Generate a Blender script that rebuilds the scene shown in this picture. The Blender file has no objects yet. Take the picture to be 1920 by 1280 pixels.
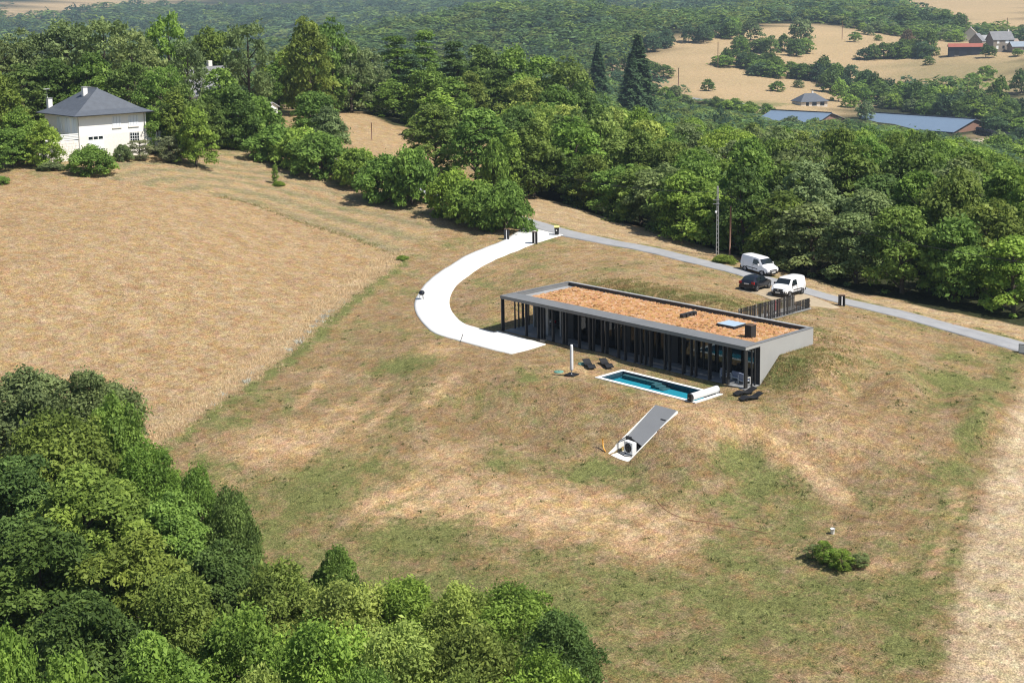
import bpy, math, random
import numpy as np
from mathutils import Matrix, Vector

# ------------------------------------------------------------------ camera, sky, sun, exposure
S = bpy.context.scene
COL = S.collection
F_PX, CY_PX = 2626.2, 384.9                  # focal length and optical-axis row for a 1920 px wide picture
PITCH, YAW, ROLL = 0.14611, -0.81770, 0.01432
CAM = np.array([96.29, -88.54, 31.40])
E2 = np.array([math.cos(YAW), math.sin(YAW)])
N2 = np.array([-E2[1], E2[0]])
def h2(x, y):                                # camera-ground frame (right, forward) -> world xy (world x runs along the long house)
    return np.array([x*E2[0]+y*E2[1], x*N2[0]+y*N2[1]])
cR3 = np.array([*h2(1, 0), 0.0]); cF2 = h2(0, 1)
cp, sp = math.cos(PITCH), math.sin(PITCH)
cA3 = np.array([cF2[0]*cp, cF2[1]*cp, -sp]); cU3 = np.array([cF2[0]*sp, cF2[1]*sp, cp])
iR = cR3*math.cos(ROLL)-cU3*math.sin(ROLL); iU = cR3*math.sin(ROLL)+cU3*math.cos(ROLL)
cam_d = bpy.data.cameras.new('camera'); cam_o = bpy.data.objects.new('camera', cam_d); COL.objects.link(cam_o)
cam_o.matrix_world = Matrix(((iR[0], iU[0], -cA3[0], CAM[0]), (iR[1], iU[1], -cA3[1], CAM[1]), (iR[2], iU[2], -cA3[2], CAM[2]), (0, 0, 0, 1)))
cam_d.sensor_width = 36; cam_d.lens = F_PX/1920*36; cam_d.shift_y = -(640-CY_PX)/1920
cam_d.clip_start = 1; cam_d.clip_end = 20000
S.camera = cam_o

SUN_AZ = np.array([0.953, 0.303]); SUN_EL = math.radians(55)
W_ = bpy.data.worlds.new('World'); S.world = W_; W_.use_nodes = True
nt = W_.node_tree; bg = nt.nodes['Background']
sky = nt.nodes.new('ShaderNodeTexSky'); sky.sky_type = 'NISHITA'; sky.sun_disc = False
sky.sun_elevation = SUN_EL; sky.sun_rotation = math.atan2(SUN_AZ[0], SUN_AZ[1]); sky.altitude = 300
nt.links.new(sky.outputs[0], bg.inputs[0]); bg.inputs[1].default_value = 0.085
sd = bpy.data.lights.new('sun', 'SUN'); sd.energy = 4.6; sd.angle = math.radians(0.53); sd.color = (1.0, 0.955, 0.88)
so = bpy.data.objects.new('sun', sd); COL.objects.link(so)
sv = Vector((SUN_AZ[0]*math.cos(SUN_EL), SUN_AZ[1]*math.cos(SUN_EL), math.sin(SUN_EL)))
so.rotation_euler = sv.to_track_quat('Z', 'Y').to_euler(); so.location = (60, 0, 90)
S.view_settings.view_transform = 'Standard'; S.view_settings.look = 'None'
S.view_settings.exposure = 0.5; S.view_settings.gamma = 1.0; S.view_settings.use_curve_mapping = False
S.cycles.use_denoising = True; S.cycles.filter_width = 1.15
S.cycles.max_bounces = 6; S.cycles.diffuse_bounces = 3; S.cycles.glossy_bounces = 2; S.cycles.transmission_bounces = 4
S.cycles.transparent_max_bounces = 12; S.cycles.volume_bounces = 0; S.cycles.caustics_reflective = False; S.cycles.caustics_refractive = False

rng = np.random.default_rng(7)
R = random.Random(11)

# ------------------------------------------------------------------ small helpers
def link(o):
    COL.objects.link(o); return o
def tag(o, label=None, cat=None, group=None, kind=None):
    if label: o['label'] = label
    if cat: o['category'] = cat
    if group: o['group'] = group
    if kind: o['kind'] = kind
    return o
def empty(name, loc=(0, 0, 0), rz=0.0, label=None, cat=None, group=None):
    o = link(bpy.data.objects.new(name, None)); o.location = [float(v) for v in loc]; o.rotation_euler = (0, 0, float(rz))
    o.empty_display_size = 0.2
    return tag(o, label, cat, group)
def arr_mesh(name, V, Q, smooth=False):
    V = np.ascontiguousarray(V, dtype=np.float32); Q = np.ascontiguousarray(Q, dtype=np.int32); k = Q.shape[1]
    me = bpy.data.meshes.new(name); me.vertices.add(len(V)); me.vertices.foreach_set('co', V.ravel())
    me.loops.add(Q.size); me.loops.foreach_set('vertex_index', Q.ravel())
    me.polygons.add(len(Q)); me.polygons.foreach_set('loop_start', np.arange(0, Q.size, k, dtype=np.int32))
    if smooth: me.polygons.foreach_set('use_smooth', np.ones(len(Q), dtype=bool))
    me.update(calc_edges=True); me.validate()
    return me
def obj(name, me, mat=None, parent=None):
    o = link(bpy.data.objects.new(name, me))
    if mat is not None and not me.materials: me.materials.append(mat)
    if parent is not None: o.parent = parent
    return o

class MB:
    """collects boxes, tubes, prisms into one mesh"""
    def __init__(s): s.v = []; s.f = []; s.sm = []
    def add(s, vs, fs, smooth=False):
        n = len(s.v); s.v += [tuple(float(c) for c in v) for v in vs]; s.f += [tuple(n+i for i in f) for f in fs]; s.sm += [smooth]*len(fs)
        return s
    def box(s, x0, x1, y0, y1, z0, z1, rz=0, c=None):
        vs = [(x, y, z) for z in (z0, z1) for y in (y0, y1) for x in (x0, x1)]
        if rz:
            c = c or ((x0+x1)/2, (y0+y1)/2); ca, sa = math.cos(rz), math.sin(rz)
            vs = [(c[0]+(x-c[0])*ca-(y-c[1])*sa, c[1]+(x-c[0])*sa+(y-c[1])*ca, z) for x, y, z in vs]
        return s.add(vs, [(0, 2, 3, 1), (4, 5, 7, 6), (0, 1, 5, 4), (2, 6, 7, 3), (0, 4, 6, 2), (1, 3, 7, 5)])
    def prism(s, poly, z0, z1):                          # poly xy (counter-clockwise), z may be callables
        n = len(poly); g = lambda z, p: z(p) if callable(z) else z
        vs = [(p[0], p[1], g(z0, p)) for p in poly]+[(p[0], p[1], g(z1, p)) for p in poly]
        return s.add(vs, [tuple(range(n))[::-1], tuple(range(n, 2*n))]+[(i, (i+1) % n, n+(i+1) % n, n+i) for i in range(n)])
    def tube(s, pts, rad, seg=8, caps=True):
        pts = [Vector(p) for p in pts]; rad = rad if hasattr(rad, '__len__') else [rad]*len(pts); n0 = []
        vs = []; fs = []
        for i, p in enumerate(pts):
            d = (pts[min(i+1, len(pts)-1)]-pts[max(i-1, 0)]).normalized()
            u = d.cross(Vector((0, 0, 1)) if abs(d.z) < .9 else Vector((1, 0, 0))).normalized(); w = d.cross(u)
            for k in range(seg):
                a = 2*math.pi*k/seg; vs.append(p+(u*math.cos(a)+w*math.sin(a))*rad[i])
        for i in range(len(pts)-1):
            for k in range(seg):
                a, b = i*seg+k, i*seg+(k+1) % seg; fs.append((a, b, b+seg, a+seg))
        s.add(vs, fs, True)
        if caps:
            n = len(s.v)-len(vs); s.f += [tuple(n+k for k in range(seg)), tuple(n+len(vs)-1-k for k in range(seg))]; s.sm += [False, False]
        return s
    def lathe(s, prof, seg=16, c=(0, 0, 0)):             # prof: (r, z)
        vs = [(c[0]+r*math.cos(2*math.pi*k/seg), c[1]+r*math.sin(2*math.pi*k/seg), c[2]+z) for r, z in prof for k in range(seg)]
        fs = [(i*seg+k, i*seg+(k+1) % seg, (i+1)*seg+(k+1) % seg, (i+1)*seg+k) for i in range(len(prof)-1) for k in range(seg)]
        return s.add(vs, fs, True)
    def quad(s, *p): return s.add(p, [tuple(range(len(p)))])
    def mesh(s, name):
        me = bpy.data.meshes.new(name); me.from_pydata(s.v, [], s.f); me.polygons.foreach_set('use_smooth', s.sm); me.update(); return me
    def build(s, name, mat, parent=None): return obj(name, s.mesh(name), mat, parent)

def copy_tree(o, parent=None):
    c = link(o.copy()); c.parent = parent
    for ch in list(o.children): copy_tree(ch, c)
    return c

# ------------------------------------------------------------------ materials
KX = .74
def node_mat(name):
    m = bpy.data.materials.new(name); m.use_nodes = True
    return m, m.node_tree, m.node_tree.nodes, m.node_tree.links, m.node_tree.nodes['Principled BSDF']
def mat(name, col, rough=.7, noise=.0, scale=4.0, metal=0.0, spec=.4, bump=0.0, bscale=30.0, col2=None):
    m, t, n, l, b = node_mat(name)
    if max(col) < .6 and not metal: col = tuple(c*KX for c in col); col2 = tuple(c*KX for c in col2) if col2 else None
    b.inputs['Roughness'].default_value = rough; b.inputs['Metallic'].default_value = metal; b.inputs['Specular IOR Level'].default_value = spec
    b.inputs['Base Color'].default_value = (*col, 1)
    if noise or col2:
        tc = n.new('ShaderNodeTexCoord'); nz = n.new('ShaderNodeTexNoise'); nz.inputs['Scale'].default_value = scale; nz.inputs['Detail'].default_value = 6
        nz.inputs['Roughness'].default_value = .65
        l.new(tc.outputs['Object'], nz.inputs['Vector'])
        rp = n.new('ShaderNodeValToRGB'); rp.color_ramp.elements[0].position = .3; rp.color_ramp.elements[1].position = .7
        c2 = col2 or col
        rp.color_ramp.elements[0].color = (*[c*(1-noise) for c in c2], 1); rp.color_ramp.elements[1].color = (*[min(1, c*(1+noise)) for c in col], 1)
        l.new(nz.outputs['Fac'], rp.inputs['Fac']); l.new(rp.outputs['Color'], b.inputs['Base Color'])
    if bump:
        tc = n.new('ShaderNodeTexCoord'); nz = n.new('ShaderNodeTexNoise'); nz.inputs['Scale'].default_value = bscale; nz.inputs['Detail'].default_value = 4
        bp = n.new('ShaderNodeBump'); bp.inputs['Strength'].default_value = bump; bp.inputs['Distance'].default_value = .05
        l.new(tc.outputs['Object'], nz.inputs['Vector']); l.new(nz.outputs['Fac'], bp.inputs['Height']); l.new(bp.outputs['Normal'], b.inputs['Normal'])
    return m
def glass_mat(name, tint=(.75, .8, .82), mixf=.12):
    m, t, n, l, b = node_mat(name); n.remove(b)
    out = n['Material Output']; tr = n.new('ShaderNodeBsdfTransparent'); tr.inputs[0].default_value = (*tint, 1)
    gl = n.new('ShaderNodeBsdfGlossy'); gl.inputs['Roughness'].default_value = .02
    fr = n.new('ShaderNodeFresnel'); fr.inputs['IOR'].default_value = 1.5
    mx = n.new('ShaderNodeMixShader'); l.new(fr.outputs[0], mx.inputs[0]); l.new(tr.outputs[0], mx.inputs[1]); l.new(gl.outputs[0], mx.inputs[2]); l.new(mx.outputs[0], out.inputs[0])
    return m
def leaf_mat(name):
    m, t, n, l, b = node_mat(name)
    oi = n.new('ShaderNodeObjectInfo'); at = n.new('ShaderNodeAttribute'); at.attribute_name = 'tint'
    hs = n.new('ShaderNodeHueSaturation')
    mr = n.new('ShaderNodeMapRange'); mr.inputs['To Min'].default_value = .60; mr.inputs['To Max'].default_value = 1.5; l.new(at.outputs['Fac'], mr.inputs['Value'])
    mh = n.new('ShaderNodeMapRange'); mh.inputs['To Min'].default_value = .502; mh.inputs['To Max'].default_value = .482; l.new(at.outputs['Fac'], mh.inputs['Value'])
    l.new(oi.outputs['Color'], hs.inputs['Color']); l.new(mr.outputs[0], hs.inputs['Value']); l.new(mh.outputs[0], hs.inputs['Hue'])
    l.new(hs.outputs[0], b.inputs['Base Color']); b.inputs['Roughness'].default_value = .6; b.inputs['Specular IOR Level'].default_value = .16
    tl = n.new('ShaderNodeBsdfTranslucent'); l.new(hs.outputs[0], tl.inputs[0])
    mx = n.new('ShaderNodeMixShader'); mx.inputs[0].default_value = .40; l.new(b.outputs[0], mx.inputs[1]); l.new(tl.outputs[0], mx.inputs[2])
    l.new(mx.outputs[0], n['Material Output'].inputs[0])
    return m
def attr_mat(name, attr='Col', rough=.9):
    m, t, n, l, b = node_mat(name)
    at = n.new('ShaderNodeAttribute'); at.attribute_name = attr; l.new(at.outputs['Color'], b.inputs['Base Color'])
    b.inputs['Roughness'].default_value = rough; b.inputs['Specular IOR Level'].default_value = .15
    tl = n.new('ShaderNodeBsdfTranslucent'); l.new(at.outputs['Color'], tl.inputs[0]); mx = n.new('ShaderNodeMixShader'); mx.inputs[0].default_value = .4; l.new(b.outputs[0], mx.inputs[1]); l.new(tl.outputs[0], mx.inputs[2]); l.new(mx.outputs[0], n['Material Output'].inputs[0])
    return m

M = {}
M['leaf'] = leaf_mat('leaf')
M['bark'] = mat('bark', (.11, .085, .06), .9, .4, 6)
M['white_paint'] = mat('white_paint', (.80, .80, .78), .35, .03, 1.5)
M['van_white'] = mat('van_white', (.78, .78, .78), .25, spec=.6)
M['car_black'] = mat('car_black', (.012, .014, .022), .22, spec=.6)
M['black_plastic'] = mat('black_plastic', (.022, .022, .024), .55)
M['tyre'] = mat('tyre', (.018, .018, .018), .8)
M['rim'] = mat('rim', (.45, .45, .47), .35, metal=.7)
M['car_glass'] = mat('car_glass', (.018, .026, .032), .06, spec=.7)
M['red_light'] = mat('red_light', (.45, .01, .015), .25)
M['clear_light'] = mat('clear_light', (.65, .66, .68), .2)
M['plate'] = mat('plate', (.7, .7, .68), .5)
M['roof_metal'] = mat('roof_metal', (.225, .228, .228), .55, .10, .7)
M['post_metal'] = mat('post_metal', (.036, .036, .037), .5, .12, 2)
M['wall_grey'] = mat('wall_grey', (.46, .455, .435), .9, .05, .6, bump=.15, bscale=60)
M['wall_dark'] = mat('wall_dark', (.055, .056, .058), .8, .06, 1)
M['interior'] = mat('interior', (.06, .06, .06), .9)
M['concrete'] = mat('concrete', (.33, .335, .335), .85, .09, 1.2)
M['membrane'] = mat('membrane', (.40, .40, .40), .85, .12, .8)
M['coping'] = mat('coping', (.74, .73, .69), .8, .05, 2)
M['glass'] = glass_mat('glass', (.46, .52, .54))
M['dark_metal'] = mat('dark_metal', (.035, .036, .038), .5, .1, 3)
M['fabric_grey'] = mat('fabric_grey', (.66, .66, .66), .9, .05, 3)
M['fabric_blue'] = mat('fabric_blue', (.38, .42, .55), .95, .1, 5)
M['slate'] = mat('slate', (.12, .135, .16), .62, .14, 1.6, bump=.3, bscale=14)
M['render_white'] = mat('render_white', (.82, .80, .76), .9, .03, .8)
M['pole_brown'] = mat('pole_brown', (.30, .17, .12), .85, .2, 3)
M['wood_brown'] = mat('wood_brown', (.12, .075, .05), .85, .25, 3)
# ------------------------------------------------------------------ terrain heights
def ray(px, py):
    X = (px-960)/F_PX; U = (CY_PX-py)/F_PX
    return iR*X+iU*U+cA3
def atz(px, py, z):
    r = ray(px, py); return CAM+r*((z-CAM[2])/r[2])
def atD(px, py, D):
    r = ray(px, py); return CAM+r*(D/(r[0]*cF2[0]+r[1]*cF2[1]))
def proj(P):
    q = np.atleast_2d(np.asarray(P, float))-CAM; d = q@cA3
    return np.stack([960+F_PX*(q@iR)/d, CY_PX-F_PX*(q@iU)/d, q[:, :2]@cF2], 1)

ctrl = []
def cz(px, py, z): p = atz(px, py, z); ctrl.append((p[0], p[1], z))
def cD(px, py, D): p = atD(px, py, D); ctrl.append(tuple(p))
def cw(a, b, z): ctrl.append((a, b, z))
for a in (-3, 4, 11, 18, 25, 31):
    for b in (-1.5, -4.5, -7.2): cw(a, b, -.11)
for a, b, z in [(28, -8.6, -.2), (28, -11, -1.35), (28, -13.6, -2.7), (28, -16, -3.1), (12, -10, -.5), (12, -15, -2.3), (2, -10, -.5), (2, -16, -2.0), (20, -10.5, -.8), (20, -15, -2.7),
                (34, -6, -.3), (35, -12, -2.0), (-10, -6, -.25), (-10, -14, -1.2), (-17, 3, .0), (-13, 10, .7), (-6, 12, 1.7), (-3, 9, 1.4), (-20, 12, .9), (-24, 24, 2.2), (-12, 22, 2.3),
                (4, 11, 2.4), (10, 11, 2.5), (16, 11, 2.4), (4, 13.2, 3.5), (10, 13.2, 3.6), (16, 13, 3.4), (6, 19, 2.5), (14, 19, 2.2), (20, 15, 2.0), (20, 21, 2.0), (26, 12, 2.1), (27, 20, 1.7),
                (31, 8, 2.0), (33, 5, 1.5), (38, 9, 1.5), (38, 1, .2), (45, 8, .7), (31, 1, 0.0)]: cw(a, b, z)
# road, left to right
for px, py, z in [(1010, 420, 3.0), (1100, 445, 2.7), (1200, 465, 2.5), (1300, 487, 2.3), (1400, 513, 2.0), (1500, 543, 1.7), (1600, 568, 1.3), (1750, 606, .8), (1910, 648, .4),
                  (1060, 395, 2.6), (1250, 440, 1.9), (1400, 480, 1.5), (1600, 540, .9), (1900, 600, .1),
                  (890, 385, 3.8), (815, 363, 4.6), (720, 332, 5.8), (640, 305, 7.0), (560, 283, 8.0), (480, 262, 9.0), (405, 250, 9.8)]: cz(px, py, z)
# left field and white house hill
for px, py, z in [(720, 480, 1.6), (600, 560, .2), (450, 680, -1.5), (300, 800, -3.0), (500, 430, 3.8), (300, 400, 6.2), (100, 420, 6.2), (0, 500, 4.5), (0, 650, 0.5), (150, 600, 1.2), (300, 520, 3.0),
                  (650, 380, 4.2), (450, 320, 7.2), (300, 300, 9.2), (150, 290, 10.3), (60, 310, 9.8), (0, 330, 9.2), (270, 270, 10.7)]: cz(px, py, z)
# slope in front, down to the bottom of the view
for px, py, z in [(700, 850, -3.4), (900, 860, -3.0), (600, 780, -2.4), (800, 720, -.9), (1000, 950, -3.7), (1180, 900, -3.3), (1400, 850, -2.4), (1400, 950, -3.6), (1600, 900, -2.6), (1600, 760, -.9), (1600, 680, .6),
                  (1750, 750, -.7), (1850, 850, -1.8), (1750, 680, .4), (1900, 760, -.9), (960, 1100, -4.8), (960, 1280, -6.0), (1400, 1100, -4.4), (1400, 1280, -5.2), (1900, 1050, -3.0), (1900, 1280, -4.2),
                  (500, 1000, -5.4), (300, 1000, -6.2), (600, 1280, -7.2), (100, 1280, -8.2), (0, 900, -5.0)]: cz(px, py, z)
# wood behind the road and the valley
for px, py, D in []: cD(px, py, D)
def cr(px, D, z):                                        # column px at forward distance D has ground height z
    p = atD(px, 300, D); ctrl.append((p[0], p[1], z))
for px in (1250, 1600, 1960): cr(px, 200, -1.5); cr(px, 300, -9); cr(px, 420, -22); cr(px, 540, -30)
for px in (950, 1100): cr(px, 225, 1.5); cr(px, 300, 1.0); cr(px, 400, -6); cr(px, 560, -16); cr(px, 760, -36)
for px in (600, 750): cr(px, 300, 8); cr(px, 380, 5); cr(px, 520, -12); cr(px, 760, -36)
for px in (-60, 150, 400): cr(px, 260, 11); cr(px, 350, 6); cr(px, 520, -12); cr(px, 760, -36)
cD(560, 205, 285); cD(680, 235, 265); cD(750, 275, 250)
for px, py, D in [(1830, 262, 625), (1620, 250, 640), (1460, 235, 650), (1518, 207, 705), (1900, 290, 580), (1640, 205, 745), (1300, 185, 760), (1200, 165, 780), (1400, 150, 860), (1250, 120, 900), (1450, 48, 1150), (1320, 64, 1080),
                  (1560, 55, 1140), (1560, 110, 980), (1700, 75, 1120), (1700, 120, 950), (1640, 165, 850), (1800, 100, 960), (1900, 95, 940), (1900, 160, 800), (1800, 190, 760), (1900, 230, 680),
                  (1650, 15, 1500), (1750, 30, 1400), (1900, 50, 1280), (1900, 0, 1800), (1750, -5, 1750), (1450, 20, 1500), (1600, 30, 1350)]: cD(px, py, D)
for px, y1, y2 in ((-100, 80, 30), (300, 95, 40), (620, 88, 40), (760, 55, 26), (900, 32, 16), (1060, 22, 8)):   # nearer wooded hill with a crest, a dip, then the far ridge
    cD(px, 215, 820); cD(px, (215+y1)/2, 1000); cD(px, y1, 1250); cr(px, 1560, CAM[2]-y1/F_PX*1560-34); cr(px, 1900, CAM[2]-y2/F_PX*1900-22); cD(px, y2-14, 2500); cD(px, y2-45, 3300)
cD(1250, 60, 1350); cD(1250, 35, 1800); cD(1250, 5, 2500); cD(1250, -40, 3300)
for px in (1500, 1800, 2050): cD(px, -30, 2400); cD(px, -60, 3200)
for th in (-1.45, -.8, .8, 1.45):                        # beyond the sides of the view and round behind the camera
    for r, z in ((25, -8), (80, -6), (180, 0 if th < 0 else -3), (350, -4), (800, -25), (2000, -5), (4000, 60)):
        q = h2(r*math.sin(th), r*math.cos(th)); ctrl.append((CAM[0]+q[0], CAM[1]+q[1], z))
for th in (-.25, 0, .25):
    q = h2(25*math.sin(th), 25*math.cos(th)); ctrl.append((CAM[0]+q[0], CAM[1]+q[1], -8.5))
ctrl = np.array(ctrl)
def warp(P):
    d = P[..., :2]-CAM[:2]; x = d@np.array([E2[0], N2[0]]); y = d@cF2
    r = np.sqrt(x*x+y*y)+8; th = np.clip(np.arctan2(x, y), -1.5, 1.5)
    return np.stack([th*2.4, np.log(r)*1.6], -1)
_cw = warp(ctrl)
def _fit():
    n = len(ctrl); d = np.sqrt(((_cw[:, None]-_cw[None])**2).sum(-1)); A = np.zeros((n+3, n+3))
    A[:n, :n] = d+np.eye(n)*-.0025; A[:n, n] = 1; A[:n, n+1:] = _cw; A[n, :n] = 1; A[n+1:, :n] = _cw.T
    return np.linalg.solve(A, np.concatenate([ctrl[:, 2], np.zeros(3)]))
_k = _fit()
def rbf(P):
    sh = P.shape[:-1]; w = warp(P.reshape(-1, P.shape[-1])); out = np.empty(len(w))
    for i in range(0, len(w), 20000):
        s = w[i:i+20000]; d = np.sqrt(((s[:, None]-_cw[None])**2).sum(-1)+1e-4); out[i:i+20000] = d@_k[:-3]+_k[-3]+s@_k[-2:]
    return out.reshape(sh)
def sst(a, b, x): t = np.clip((x-a)/(b-a), 0, 1); return t*t*(3-2*t)
HL, HW, HH = 29.04, 9.32, 3.5                            # long house: length, depth, height
POOL = (17.67, 28.51, -5.63, -2.17)
BUNK = (26.75, 28.85, -13.9, -8.35)
def wob(P, s, seed):                                     # cheap smooth 2-D noise from sines
    r = np.random.default_rng(seed); o = 0
    for i in range(6):
        a = r.uniform(0, 6.28); k = (1+i*.55)/s; o = o+np.sin((P[..., 0]*math.cos(a)+P[..., 1]*math.sin(a))*k*6.28+r.uniform(0, 6.28))/(1+.5*i)
    return o/2.6
def height(P):
    P = np.asarray(P, float); a, b = P[..., 0], P[..., 1]; z = rbf(P)
    dc = np.sqrt((a-14)**2+(b-0)**2)
    z = z+wob(P, 9, 3)*.05*sst(16, 30, dc)+wob(P, 2.6, 5)*.022+wob(P, 40, 8)*np.clip((dc-60)/300, 0, .8)
    bank = np.interp(b, [-3, 1.9, 4.55, 9.3, 14], [-.1, -.08, 2.0, 2.02, 2.15])          # earth bank against the end wall
    w = (1-sst(0, 7, a-HL))*(a > HL-.5)*sst(-5, -2, b)*(1-sst(12, 17, b)); z = z*(1-w)+bank*w
    w = (1-sst(1.0, 5.0, -a))*(a <= 0)*sst(-3, -1, b)*(1-sst(8.5, 12, b)); z = z*(1-w)+(-.10+.08*np.clip(b-5, 0, 5))*w
    w = (1-sst(1.0, 3.5, np.maximum(np.abs(a-23.1)-5.4, np.abs(b+3.9)-1.75))); z = z*(1-w)+(-.09)*w   # level lawn round the pool
    pw = (np.abs(a-19.8) < 1.15)*(b > HW)*(b < 21.2)                                     # level strip for the entrance path
    z = np.where(pw, 1.9+.0*a, z)
    inside = (a > 0)*(a < HL)*(b > -.02)*(b < HW); z = np.where(inside, -.14, z)
    pin = (a > POOL[0]+.1)*(a < POOL[1]-.1)*(b > POOL[2]+.1)*(b < POOL[3]-.1); z = np.where(pin, -1.0, z)
    bn = (a > BUNK[0])*(a < BUNK[1])*(b > BUNK[2])*(b < BUNK[3]); z = np.where(bn, -2.95, z)
    return z
def gz(a, b): return float(height(np.array([a, b])))
_ts = np.geomspace(40, 5000, 420)
def hit(px, py):
    r = ray(px, py); r = r/np.linalg.norm(r[:2]); P = CAM+r*_ts[:, None]; u = P[:, 2]-height(P)
    i = int(np.argmax(u < 0)) if (u < 0).any() else len(_ts)-1
    lo, hi = _ts[max(i-1, 0)], _ts[i]
    ss = np.linspace(lo, hi, 24); P = CAM+r*ss[:, None]; u = P[:, 2]-height(P); j = int(np.argmax(u < 0)) if (u < 0).any() else 23
    p = P[j]; return np.array([p[0], p[1], gz(p[0], p[1])])
def hits(L): return np.array([hit(*p) for p in L])
def inpoly(P, poly):
    x, y = P[..., 0], P[..., 1]; c = np.zeros(x.shape, bool); n = len(poly)
    for i in range(n):
        x1, y1 = poly[i][:2]; x2, y2 = poly[(i+1) % n][:2]
        if y1 == y2: continue
        c ^= ((y1 > y) != (y2 > y)) & (x < (x2-x1)*(y-y1)/(y2-y1)+x1)
    return c
def spline(P, step):
    P = [np.asarray(p, float) for p in P]; P = [2*P[0]-P[1]]+P+[2*P[-1]-P[-2]]; out = []
    for i in range(1, len(P)-2):
        n = max(2, int(np.linalg.norm(P[i+1]-P[i])/step))
        for k in range(n):
            t = k/n; out.append(.5*((2*P[i])+(P[i+1]-P[i-1])*t+(2*P[i-1]-5*P[i]+4*P[i+1]-P[i+2])*t*t+(3*P[i]-P[i-1]-3*P[i+1]+P[i+2])*t**3))
    out.append(P[-2]); return np.array(out)
def dist_line(P, L):                                     # distance to a polyline in xy
    d = np.full(P.shape[:-1], 1e9)
    for i in range(len(L)-1):
        a = np.asarray(L[i][:2]); v = np.asarray(L[i+1][:2])-a; t = np.clip(((P[..., 0]-a[0])*v[0]+(P[..., 1]-a[1])*v[1])/(v@v+1e-9), 0, 1)
        d = np.minimum(d, np.hypot(P[..., 0]-a[0]-t*v[0], P[..., 1]-a[1]-t*v[1]))
    return d

# ------------------------------------------------------------------ lines and zones on the ground
road_c = spline(hits([(1990, 668), (1910, 648), (1750, 606), (1600, 569), (1500, 543), (1400, 514), (1300, 488), (1200, 465), (1100, 445), (1010, 422), (960, 408), (890, 385), (815, 363), (720, 332), (640, 305), (560, 283), (480, 262), (405, 251), (330, 246)])[:, :2], 2.0)
drive_out = hits([(984, 425), (946, 450), (904, 467), (871, 481), (841, 500), (810, 521), (789, 544), (777.5, 567.5), (781, 589), (796, 610), (817, 626), (862, 640), (918, 655), (959, 664)])
drive_in = hits([(1056, 441), (1009.5, 455), (974, 469), (944, 481), (909, 497), (881, 516), (859.5, 532), (845.5, 553), (843, 572), (850, 588.6), (866.5, 605), (890, 614), (941.5, 623), (980, 634), (1023.5, 646)])
wood_front = hits([(960, 352), (1000, 366), (1100, 396), (1200, 425), (1300, 455), (1400, 487), (1480, 512), (1600, 545), (1750, 580), (1920, 612)])[:, :2]
field_edge = spline(hits([(740, 478), (700, 510), (620, 568), (540, 640), (460, 700), (380, 752), (300, 810), (200, 880)])[:, :2], 1.5)
meadow_edge = spline(hits([(740, 478), (700, 462), (640, 440), (560, 415), (480, 385), (420, 370)])[:, :2], 1.5)
stub_edge = spline(hits([(1915, 690), (1870, 790), (1835, 900), (1800, 1000), (1775, 1100), (1755, 1200), (1745, 1290)])[:, :2], 1.5)
FIELDS_FAR = [[(1120, 140), (1230, 80), (1330, 60), (1450, 42), (1560, 47), (1700, 70), (1780, 76), (1960, 80), (1960, 215), (1860, 180), (1760, 172), (1640, 200), (1560, 222), (1400, 215), (1330, 190), (1200, 168)],
              [(1622, 10), (1720, -2), (1980, -20), (1980, 74), (1850, 66), (1800, 62), (1760, 40)],
              [(1262, 58), (1300, 50), (1300, 72), (1240, 84)], [(1850, 240), (1960, 262), (1960, 330), (1830, 290)],
              [(0, 5), (120, 0), (300, -5), (290, 8), (150, 25), (0, 42)], [(1130, 8), (1240, 2), (1250, 8), (1140, 14)]]
HAY = hits([(490, 172), (520, 175), (640, 205), (750, 245), (772, 280), (745, 296), (700, 290), (640, 265), (600, 240), (540, 205)])[:, :2]

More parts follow.
